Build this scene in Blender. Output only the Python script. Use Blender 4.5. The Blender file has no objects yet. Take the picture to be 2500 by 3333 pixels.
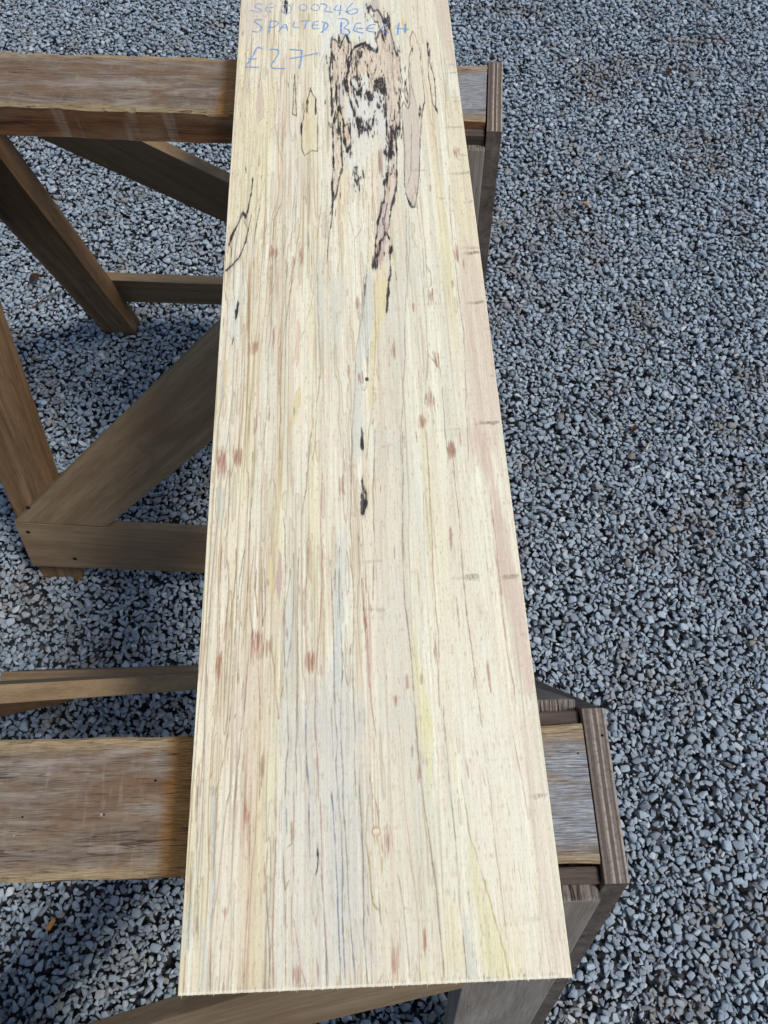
import bpy, bmesh, math, random
import numpy as np
from mathutils import Vector, Matrix

random.seed(7)
rng = np.random.default_rng(11)
scene = bpy.context.scene
COL = scene.collection

# ------------------------------------------------------------------ camera
U = 0.55                     # metres per survey unit (camera to board top = 1 unit)
HG = 2.67 * U                # lens height above the gravel
cam_data = bpy.data.cameras.new('camera')
cam = bpy.data.objects.new('camera', cam_data)
COL.objects.link(cam)
scene.camera = cam
cam_data.sensor_fit = 'VERTICAL'
cam_data.sensor_height = 36.0
cam_data.sensor_width = 27.0
cam_data.lens = 27.0
cam_data.clip_start = 0.01
cam_data.clip_end = 200.0
right = Vector((0.998926, -0.041759, -0.020069))
up = Vector((0.046331, 0.900431, 0.432525))
fwd = Vector((0.0, 0.432990, -0.901399))
cam.matrix_world = Matrix(((right.x, up.x, -fwd.x, 0.0),
                           (right.y, up.y, -fwd.y, 0.0),
                           (right.z, up.z, -fwd.z, HG),
                           (0, 0, 0, 1)))
cam_data.dof.use_dof = True
cam_data.dof.focus_distance = 0.68
cam_data.dof.aperture_fstop = 40.0

# ------------------------------------------------------------------ light
SUN_DIR = Vector((-0.56, 0.22, -1.0)).normalized()      # the way the light travels
elev = math.asin(-SUN_DIR.z)
azim = math.atan2(-SUN_DIR.x, -SUN_DIR.y)
world = bpy.data.worlds.new('World')
scene.world = world
world.use_nodes = True
wn = world.node_tree
wn.nodes.clear()
sky = wn.nodes.new('ShaderNodeTexSky')
sky.sky_type = 'NISHITA'
sky.sun_disc = False
sky.sun_elevation = elev
sky.sun_rotation = azim
sky.air_density = 1.0
sky.dust_density = 1.6
sky.ozone_density = 1.2
bg = wn.nodes.new('ShaderNodeBackground')
bg.inputs['Strength'].default_value = 0.13
wo = wn.nodes.new('ShaderNodeOutputWorld')
wn.links.new(sky.outputs[0], bg.inputs['Color'])
wn.links.new(bg.outputs[0], wo.inputs['Surface'])
sd = bpy.data.lights.new('sun', 'SUN')
sd.energy = 2.2
sd.angle = math.radians(11)
sd.color = (1.0, 0.955, 0.89)
sun = bpy.data.objects.new('sun', sd)
COL.objects.link(sun)
sun.location = (1.5, -1.0, 3.0)
sun.rotation_euler = (-SUN_DIR).to_track_quat('Z', 'Y').to_euler()
vs = scene.view_settings
vs.view_transform = 'Standard'
vs.look = 'None'
vs.gamma = 1.0
vs.use_curve_mapping = False
vs.exposure = 0.16

# ------------------------------------------------------------------ helpers
def srgb(r, g, b):
    def f(c):
        c /= 255.0
        return c / 12.92 if c <= 0.04045 else ((c + 0.055) / 1.055) ** 2.4
    return (f(r), f(g), f(b), 1.0)

def tag(o, label=None, cat=None, group=None, kind=None):
    if label: o['label'] = label
    if cat: o['category'] = cat
    if group: o['group'] = group
    if kind: o['kind'] = kind
    return o

def link(name, me, parent=None, mat=None, mw=None):
    o = bpy.data.objects.new(name, me)
    COL.objects.link(o)
    if parent is not None:
        o.parent = parent
    if mw is not None:
        o.matrix_local = mw
    if mat is not None:
        for m in (mat if isinstance(mat, (list, tuple)) else [mat]):
            me.materials.append(m)
    return o

class NT:
    """small node graph writer"""
    def __init__(self, name):
        self.m = bpy.data.materials.new(name)
        self.m.use_nodes = True
        self.t = self.m.node_tree
        self.t.nodes.clear()
        self.out = self.n('ShaderNodeOutputMaterial')
        self.b = self.n('ShaderNodeBsdfPrincipled')
        self.t.links.new(self.b.outputs[0], self.out.inputs[0])
    def n(self, typ, **kw):
        nd = self.t.nodes.new(typ)
        for k, v in kw.items():
            setattr(nd, k, v)
        return nd
    def put(self, sock, v):
        if isinstance(v, bpy.types.NodeSocket):
            self.t.links.new(v, sock)
        else:
            sock.default_value = v
    def coord(self, kind='Object'):
        return self.n('ShaderNodeTexCoord').outputs[kind]
    def mapping(self, vec, scale=(1, 1, 1), loc=(0, 0, 0)):
        m = self.n('ShaderNodeMapping')
        self.put(m.inputs['Vector'], vec)
        m.inputs['Scale'].default_value = scale
        self.put(m.inputs['Location'], loc)
        return m.outputs[0]
    def noise(self, vec, scale, detail=3.0, rough=0.55, dist=0.0):
        n = self.n('ShaderNodeTexNoise')
        self.put(n.inputs['Vector'], vec)
        n.inputs['Scale'].default_value = scale
        n.inputs['Detail'].default_value = detail
        n.inputs['Roughness'].default_value = rough
        n.inputs['Distortion'].default_value = dist
        return n.outputs['Fac']
    def ramp(self, fac, stops, interp='LINEAR'):
        r = self.n('ShaderNodeValToRGB')
        self.put(r.inputs[0], fac)
        cr = r.color_ramp
        cr.interpolation = interp
        while len(cr.elements) > 1:
            cr.elements.remove(cr.elements[0])
        for i, (p, c) in enumerate(stops):
            e = cr.elements[0] if i == 0 else cr.elements.new(p)
            e.position = p
            e.color = c if isinstance(c, tuple) else (c, c, c, 1)
        return r.outputs[0]
    def mix(self, fac, a, b, mode='MIX'):
        m = self.n('ShaderNodeMix', data_type='RGBA', blend_type=mode)
        self.put(m.inputs[0], fac)
        self.put(m.inputs[6], a)
        self.put(m.inputs[7], b)
        return m.outputs[2]
    def math(self, op, a, b=0.0, clamp=False):
        m = self.n('ShaderNodeMath', operation=op, use_clamp=clamp)
        self.put(m.inputs[0], a)
        self.put(m.inputs[1], b)
        return m.outputs[0]
    def sep(self, v):
        s = self.n('ShaderNodeSeparateXYZ')
        self.put(s.inputs[0], v)
        return s.outputs
    def bump(self, h, strength=0.3, dist=0.001):
        b = self.n('ShaderNodeBump')
        self.put(b.inputs['Height'], h)
        b.inputs['Strength'].default_value = strength
        b.inputs['Distance'].default_value = dist
        self.t.links.new(b.outputs[0], self.b.inputs['Normal'])
    def fin(self, color, rough=0.8, spec=0.3):
        self.put(self.b.inputs['Base Color'], color)
        self.put(self.b.inputs['Roughness'], rough)
        self.b.inputs['Specular IOR Level'].default_value = spec
        return self.m

def rand_off(nt, vec, amt=7.0):
    oi = nt.n('ShaderNodeObjectInfo').outputs['Random']
    c = nt.n('ShaderNodeCombineXYZ')
    nt.put(c.inputs[0], nt.math('MULTIPLY', oi, amt))
    nt.put(c.inputs[1], nt.math('MULTIPLY', oi, amt * 1.7))
    nt.put(c.inputs[2], nt.math('MULTIPLY', oi, amt * 0.6))
    a = nt.n('ShaderNodeVectorMath', operation='ADD')
    nt.put(a.inputs[0], vec)
    nt.put(a.inputs[1], c.outputs[0])
    return a.outputs[0]

def cracks(nt, v, c, amt=0.75):
    """hairline drying cracks along the grain"""
    for sc, off in (((3.0, 95, 95), (0, 0, 0)), ((5.0, 210, 210), (4, 9, 2))):
        n = nt.noise(nt.mapping(v, sc, off), 1.0, 2.5, 0.6, 0.3)
        d = nt.math('ABSOLUTE', nt.math('SUBTRACT', n, 0.5))
        k = nt.ramp(d, [(0.0, 1.0), (0.010, 0.0)])
        m = nt.ramp(nt.noise(nt.mapping(v, (10, 30, 30), off), 1.0, 2, 0.5), [(0.50, 0.0), (0.60, amt)])
        c = nt.mix(nt.math('MULTIPLY', k, m), c, srgb(34, 26, 20))
    return c

def timber(name, dark, mid, light, stain, edge=None, half=None, grain=1.0, stain_amt=0.5, rough=0.75, drips=None, crack=0.75):
    """sawn timber, grain along local X; edge = colour of the worn arris bands on the Y sides"""
    nt = NT(name)
    oc = nt.coord()
    v = rand_off(nt, oc)
    fine = nt.noise(nt.mapping(v, (26, 560, 560)), 1.0, 5, 0.68, 0.3)
    mid_n = nt.noise(nt.mapping(v, (3.5, 75, 75)), 1.0, 4, 0.6, 0.4)
    big = nt.noise(nt.mapping(v, (4.5, 16, 16)), 1.0, 3, 0.6, 0.8)
    tot = nt.math('ADD', nt.math('MULTIPLY', fine, 0.42), nt.math('MULTIPLY', mid_n, 0.58))
    c = nt.ramp(tot, [(0.34, dark), (0.5, mid), (0.66, light)])
    c = nt.mix(nt.ramp(big, [(0.42, 0.0), (0.66, stain_amt)]), c, stain)
    if drips is not None:
        dn = nt.noise(nt.mapping(v, (48, 6, 6)), 1.0, 3, 0.55, 0.6)
        c = nt.mix(nt.ramp(dn, [(0.57, 0.0), (0.68, 0.45)]), c, drips)
    swirl = nt.noise(nt.mapping(v, (2.2, 13, 13)), 1.0, 1.5, 0.4, 0.6)
    sw = nt.math('ABSOLUTE', nt.math('SUBTRACT', nt.math('FRACT', nt.math('MULTIPLY', swirl, 9.0)), 0.5))
    c = nt.mix(nt.ramp(sw, [(0.0, 0.22), (0.16, 0.0)]), c, dark)
    # short dark pores
    pores = nt.noise(nt.mapping(v, (55, 900, 900)), 1.0, 2, 0.5, 0.0)
    c = nt.mix(nt.ramp(pores, [(0.60, 0.0), (0.70, 0.55)]), c, dark)
    c = cracks(nt, v, c, crack)
    if edge is not None:
        y = nt.math('ABSOLUTE', nt.sep(oc)[1])
        wob = nt.math('MULTIPLY', nt.noise(nt.mapping(v, (14, 60, 60)), 1.0, 4, 0.6), 0.020)
        d = nt.math('ADD', y, wob)
        f = nt.ramp(nt.math('DIVIDE', nt.math('SUBTRACT', d, half - 0.004), 0.010, True), [(0.0, 0.0), (1.0, 0.85)])
        c = nt.mix(f, c, nt.mix(nt.ramp(fine, [(0.35, 0.0), (0.65, 1.0)]), edge, tuple(min(1, k * 1.35) for k in edge[:3]) + (1,)))
    nt.bump(nt.math('ADD', fine, nt.math('MULTIPLY', pores, -0.5)), 0.35 * grain, 0.0012)
    return nt.fin(c, rough, 0.25)

def poly_prism(pts, axis_pts, name):
    """pts: list of 3D outline (front), axis_pts: same outline at the back"""
    n = len(pts)
    me = bpy.data.meshes.new(name)
    faces = [tuple(range(n)), tuple(reversed(range(n, 2 * n)))]
    for i in range(n):
        j = (i + 1) % n
        faces.append((i, i + n, j + n, j))
    me.from_pydata([tuple(p) for p in pts] + [tuple(p) for p in axis_pts], [], faces)
    return me

def finish(me, bevel=0.0012, seg=2, cuts=0):
    bm = bmesh.new()
    bm.from_mesh(me)
    bmesh.ops.recalc_face_normals(bm, faces=bm.faces)
    if bevel:
        bmesh.ops.bevel(bm, geom=list(bm.edges), offset=bevel, segments=seg, profile=0.6, affect='EDGES')
    bm.to_mesh(me)
    bm.free()
    for p in me.polygons:
        p.use_smooth = False
    return me
# figure of the board surveyed in millimetres: (across from the left edge, along from the near end)
FILLS = [
 ((220,201,184),0.8,3,[0.8,997.5,38.1,994.7,38.5,974.6,23,943.2,1.8,919.4]),
 ((216,193,172),0.8,2,[225.7,987.2,243.1,985.9,241.5,914.4,241.9,847.5,234.2,859.9,228.6,915.4]),
 ((238,224,180),0.6,3,[3,841.1,41.4,838.4,40.5,632.2,4.6,634.4]),
 ((232,212,170),0.7,2,[224.5,808.5,243.2,807.2,243.4,666.4,239.9,575.2,223.5,576.2,221.1,692.4]),
 ((218,188,170),0.75,3,[222,606.4,240.3,593.5,243,515.5,243.4,425.4,239.8,363.5,211.1,365,215,427,219.5,495.9]),
 ((208,172,156),0.8,1.5,[214.9,394.2,229.1,393.4,234.3,310.6,241.3,243.2,242.7,179.1,234.8,164.4,229.9,227.1,224.2,278.5,226.6,333.7]),
 ((246,237,214),0.7,3,[186.6,395.7,211.4,394.4,216.1,296.9,215.7,211.6,216.1,144.4,168.9,146.5,173.5,281.1]),
 ((224,200,184),0.55,2,[222.1,165.3,237.9,164.6,240.7,106.2,238.9,0.6,231.2,0.9,228.8,53.6,225.6,106.8]),
 ((248,240,222),0.8,4,[185.1,167,222.1,165.3,226.1,83.4,228.2,1,205.2,1.9,186.6,85.1]),
 ((203,204,190),0.7,1.5,[90.5,597.6,96.2,586.8,95.2,470.1,86.9,470.5,89.4,517.7,86.5,561.9]),
 ((220,212,196),0.7,1.2,[160.2,570.9,173.5,609.4,169.8,541.4,162.6,458.9,156.9,367.9,134.6,369,140.3,460.1,150.3,542.5]),
 ((220,211,195),0.7,1.2,[135.9,398.5,159,397.2,153.7,264.5,154.9,214.5,156.3,147.1,127.4,148.4,131,265.7]),
 ((206,210,204),0.75,0.8,[132.1,561.3,139.3,569.9,143.3,538.6,139.3,521.6,127.4,460.8,123.2,369.7,115.6,370.1,119.1,451.5,126.4,511.8]),
 ((232,214,150),0.7,0.8,[141.6,560.7,153,564.5,151.5,531.6,144.7,508.6,139.5,480.1,134.2,422,129.6,403.8,135.4,480.3,139.3,521.6]),
 ((206,206,190),0.6,1.5,[99.3,554.4,111.6,567,114.5,540.3,106.9,490.1,98.6,490.6,97.3,524.1]),
 ((200,206,200),0.7,1,[99.8,302.8,109.9,305.9,108.9,256.4,104.9,216.9,103.5,178,98.9,178.2,99.1,250.1]),
 ((205,208,196),0.6,1.5,[65,277.6,68.2,286.3,71.9,234.8,71,150.9,59.1,151.5,62.6,218.9]),
 ((204,202,196),0.7,3,[78.3,189.8,98.4,201.3,107.7,200.9,119.2,169.7,120,148.7,74,150.8]),
 ((205,201,195),0.75,4,[66.5,172.4,119.7,170,122.2,0,80.8,1.6,74.2,74.8]),
 ((210,205,196),0.6,3,[55.8,172.9,70,172.3,74.1,89.9,77.7,1.7,59.3,2.5,60.8,90.5]),
 ((214,206,192),0.5,2,[133.9,169.3,156.9,168.3,157.9,101.9,162.2,1,129.9,1,128.8,87.6]),
 ((198,202,204),0.5,3,[94.7,153.8,103.5,153.4,108.2,58.6,108.5,3.2,100.8,2.1,97.3,89]),
 ((226,216,140),0.6,0.9,[157.4,229.8,159.2,220.8,162.8,190.5,167.1,152.8,165.9,146.6,158.5,147,156.2,183.1,154.9,214.5]),
 ((228,222,150),0.65,1.0,[159.5,168.1,167.4,167.8,167.7,133.7,164,104.8,160.6,117.7]),
 ((226,222,150),0.6,1.2,[185.2,79.1,192.2,58,200.6,30.6,205.2,1.9,189.9,1.9,187.7,27,183.9,64.2]),
 ((231,216,166),0.7,1.2,[42.5,173.5,47.3,173.3,50.4,75.8,49.8,0.2,45.8,0.4,45.5,76]),
 ((232,212,160),0.6,1.2,[165.4,56.2,175.4,50,177.6,2.4,165.3,2.2]),
 ((200,205,200),0.7,0.6,[177.3,38.5,181.9,24.4,186.1,2.7,178.9,2.3]),
 ((198,204,196),0.8,0.6,[2.5,50.5,5.6,46.8,5.7,24.3,1.6,23.1,0.2,45.5]),
 ((196,198,188),0.8,0.6,[11.9,33.8,15.9,35,17.9,17,17.6,-0.4,13.2,-0.2]),
 ((192,195,194),0.8,0.6,[14.4,113.1,18.2,112.9,20.1,59.2,19.2,34.2,17,44.9,17,74.1]),
 ((202,182,140),0.7,0.6,[6.5,56.8,9.9,55.2,11.2,24.1,8.7,24.2,6.5,45.3]),
 ((226,203,170),0.7,1,[6,17.5,11.3,20.6,12.6,-0.2,7.2,0]),
 ((232,214,190),0.7,3,[19.9,97,38.4,96.2,41.9,0,23.3,0.7]),
 ((214,196,180),0.6,1.2,[70.9,42.6,75.7,35.4,79,1.1,71.7,0.8]),
 ((218,160,140),0.6,0.5,[37.9,109.6,39.7,107.2,37.2,94.7,35.3,80.9,35.3,68.9,35.3,91.7,36.3,107.3]),
 ((190,165,150),0.6,0.8,[27.2,112.5,32.3,112.3,33.1,102.7,31,94.2,29.1,98.2]),
 ((236,216,180),0.5,1.5,[44.7,111.7,46.8,111.7,49.7,-0.3,47.3,-0.2]),
 ((178,128,130),0.85,0.3,[56.2,296.2,58.5,290.7,59.4,272.8,58.4,258.9,57.1,247.9,55.5,258.2,56,278.3]),
 ((222,190,170),0.6,1,[55.3,247.1,60.2,246.9,60.5,226.8,57.6,210.7,54.3,219,54.7,239.5]),
 ((230,208,180),0.6,2,[36.1,219.8,48.9,212.7,55.4,202.9,57.4,142.4,47.8,139.2,43.5,131.7,32.4,132.2,34.3,180.5]),
 ((236,219,150),0.8,0.5,[48.4,283.1,52,287.4,54.5,266,51,259.3,48.2,258.5]),
 ((170,140,140),0.9,0.3,[49.1,143.5,50.2,135.6,50.2,131.4,48.6,131.5,48.3,137.1]),
 ((175,150,130),0.6,0.6,[32.4,192.2,35.5,192,35.3,174.4,34,168.4,32.4,180.6]),
 ((202,208,200),0.7,0.5,[61.9,243.4,66.7,277.7,68.2,251.6,68.5,226.4,67.5,210.3,65.2,199.2,63.2,206.5,61.7,199.4,61,222.7]),
 ((206,212,210),0.7,0.8,[99.5,256,104,255.8,103.7,192.7,102.3,177.4,99.6,173.7,99.3,208.8]),
 ((222,196,176),0.7,1.5,[24,188.7,35.3,195.9,33.2,150.7,31.7,132.2,26.5,132.4]),
 ((200,180,150),0.5,1.0,[90.3,283.7,97,280.7,98.5,267.4,91.9,267.7]),
 ((204,196,160),0.7,0.6,[2.8,645.1,6.5,643.7,7.1,630.6,2.9,624.3]),
 ((232,236,228),0.7,2,[12.7,581.6,18.4,576.1,24.4,560.6,20.7,535.2,19.7,502.9,6.2,503.7,6.7,541.9,13,556.3]),
 ((196,200,180),0.7,0.4,[27.9,622.8,30.8,620.4,30.8,608.7,28.6,599.8,27.9,612]),
 ((198,200,182),0.7,0.4,[77,625.1,80.2,624.9,78.2,605.7,75.5,598.5]),
 ((192,196,186),0.7,0.4,[66.8,543.2,68.1,532.4,66.7,519,64.1,511.6,64.3,526.8]),
 ((232,224,180),0.8,0.4,[81,537.5,85.7,547,87.1,527.4,84,503.9,79.6,481.1,81,518.2]),
 ((205,165,140),0.7,0.6,[69.3,518.9,72.4,518.7,72.8,499.8,70.8,471.4,66.4,471.7,68.4,495.5]),
 ((206,200,182),0.6,0.4,[81,572.4,85.7,584.4,84.9,577.2,82.6,557.1]),
 ((188,192,196),0.7,0.4,[4.5,477.7,8.3,483.6,9.9,447.9,7.3,436.6,4.1,436.8]),
 ((186,190,180),0.8,0.5,[5.3,352.9,12.1,354.5,12.9,320.1,9.9,312.8,6.5,329.8]),
 ((188,120,108),0.7,0.3,[6.4,380.7,11.8,378.4,12.6,362.4,5.6,362.8]),
 ((216,196,150),0.7,0.6,[49.2,289.1,54.1,290.6,52.4,255.8,48.3,257.7]),
 ((196,190,168),0.6,0.6,[2.8,304,9.5,303.7,5.3,289.5,3.6,289.6]),
 ((222,190,128),0.7,0.4,[4.5,477.7,8.4,481.5,10.7,465.5,10.2,442.2,6.7,448.1]),
 ((220,196,130),0.8,0.4,[68.6,440.8,73.3,448.3,73.4,429.1,68.1,407.1,63.5,396.5,66.4,420.2]),
 ((230,216,196),0.55,4,[90.4,401,115.4,399.6,114.8,302,91.4,303.2]),
 ((236,236,228),0.85,2.5,[96.2,990.3,147.7,986.4,149.8,955.7,156.8,944.5,158.8,918.5,153.6,895.9,136.6,910.9,126.9,904.7,119.9,921.3,104.5,922.5,102.6,883.9,95.4,873.3]),
 ((228,206,182),0.95,0.3,[105.9,915.4,112.5,914.9,115.2,898.7,122.9,921.1,125.9,905.9,124.3,886.8,121.9,871.4,120.8,855,118.5,843.3,112.7,839.5,111.4,797.8,107.2,798.1,108.5,839.8,106,861.5,104.8,883.7]),
 ((228,204,182),0.95,0.3,[112.8,840.5,118.4,841.2,119.4,817.9,119.4,787.1,117.1,772.2,114.1,797.6,111.9,808]),
 ((206,196,192),0.95,0.3,[114.1,839.4,118,837,119,817.9,117.7,802.5,112.9,803.8,112.4,818.4]),
 ((232,210,182),0.95,0.3,[128.1,893.3,136.4,904,145.1,904.5,153.4,891.4,157.8,893.4,159.6,902.3,156.7,921,160.1,934.7,166.9,936.6,172.4,926.8,175.8,905.7,177,886.4,181.4,880.4,180.8,840,177.9,818,176.6,793.3,175,754.8,164.6,755.5,162.6,794.3,163.5,830.6,160.6,838.2,156.2,833.2,150.2,842.2,148.4,832.7,145.6,830.8,145,856.6,140.6,851.5,135.6,851.8,128.5,849.1,125.7,851.4,123.3,840.9,122.5,865.8,127,877.7]),
 ((210,192,180),0.8,0.8,[166.9,936.6,172.4,926.8,175.8,905.7,171.5,846,167.3,755.4,161.9,755.7,163.9,825.3,167.1,890.4]),
 ((190,172,164),0.8,0.8,[150.9,988.6,161.5,987.8,163.4,960.8,165,945,162.4,934.6,159.1,945.5,156,963.7,152,978.7]),
 ((233,200,178),0.8,0.4,[123.3,839.8,127.8,836.3,128.3,825.7,124.9,817.5,122.6,825]),
 ((230,230,224),0.85,0.6,[125.6,848.2,131.9,844.5,133,832.7,137.3,834.5,136.3,848.5,145.1,859.9,145.8,837.1,146.8,826.5,157.8,820.4,162.8,814.9,160.6,755.8,123.6,758.3,120.1,787,120.1,817.8,122.8,817.6,128.4,817.3]),
 ((230,229,220),0.6,2.5,[124.6,777.1,161.9,774.5,162.9,754.1,160.3,695.9,154.5,665.4,150,662.1,152.9,734.9,145.3,728.9,134.2,720.5,131.4,685.3,126,685.7,123.8,703.3,114.8,703.9,115.4,737.4]),
 ((232,208,186),0.9,0.3,[105.9,778.3,113.4,777.8,114.2,757.4,114,731,114.6,714.1,111.1,696.6,108.1,674.5,104.2,665,103.8,687.1,105.2,725]),
 ((230,196,170),0.9,0.3,[117.1,777.6,123.2,777.1,123.2,750.1,121.8,735.7,118.8,743.8,116.8,761.3]),
 ((228,203,184),0.95,0.3,[165.6,774.3,175.9,773.6,169.9,747,169.4,700.4,166.2,670.8,159.9,647.1,157.1,623.8,158.1,608.8,155.6,589.9,146.6,575,143.4,579.6,142.2,592.9,145.3,607.3,147.3,636.1,151.7,659.6,155.3,662.9,158.3,691,161,700.9,162.7,730.3,161.3,761]),
 ((196,176,176),0.7,0.8,[151.7,659.6,158.8,661.5,153.3,614.8,148.1,612.9,147,630.2]),
 ((172,134,130),0.8,0.9,[147.9,607.2,154.9,612.4,152.3,592.3,146.7,577.2,144.6,588.3]),
 ((176,152,138),0.8,0.5,[154.5,741.4,155.9,730.8,156,701.2,151.3,694,150.6,704.1,151.9,722]),
 ((232,214,160),0.6,0.8,[143,568.7,154.4,563.7,152,546.8,148.3,514.7,140.2,515.2,140.6,547.5]),
 ((214,210,192),0.6,0.6,[102.4,571.2,111.5,570.6,112.8,549.1,109.7,517,100.9,517.5,101.3,549.8]),
 ((230,218,190),0.8,0.3,[199,925.4,204.1,904.6,203,810,196.8,771.7,193.6,719.4,186.2,655.7,181.6,651.3,176.9,675.6,176.6,720.5,178.5,773,181.8,800.2,189.6,857.2,192.8,887]),
 ((208,190,178),0.85,0.4,[179.6,794.8,183,805.8,186.2,795.8,191.1,857,193.1,851,195.9,771.8,193.6,719.4,186.2,655.7,181.6,651.3,176.9,675.6,176.9,725.6]),
 ((208,190,168),0.8,0.3,[64.7,857.2,66.9,794.3,62.5,793.2,63.4,831.1]),
 ((238,222,176),0.7,0.3,[81.5,835.6,87.2,818,88.9,779.1,89.6,736.5,82.4,737,76.1,729.7,72.4,740.3,71.3,774.9,75.9,807.6]),
 ((226,196,120),0.6,0.5,[186,957,191.4,943.6,191,918.1,186.7,931.1]),
 ((204,176,156),0.7,0.6,[25.9,845.3,31.3,821.9,32.1,791.1,25.7,786.1,23.7,822.4]),
]
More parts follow.
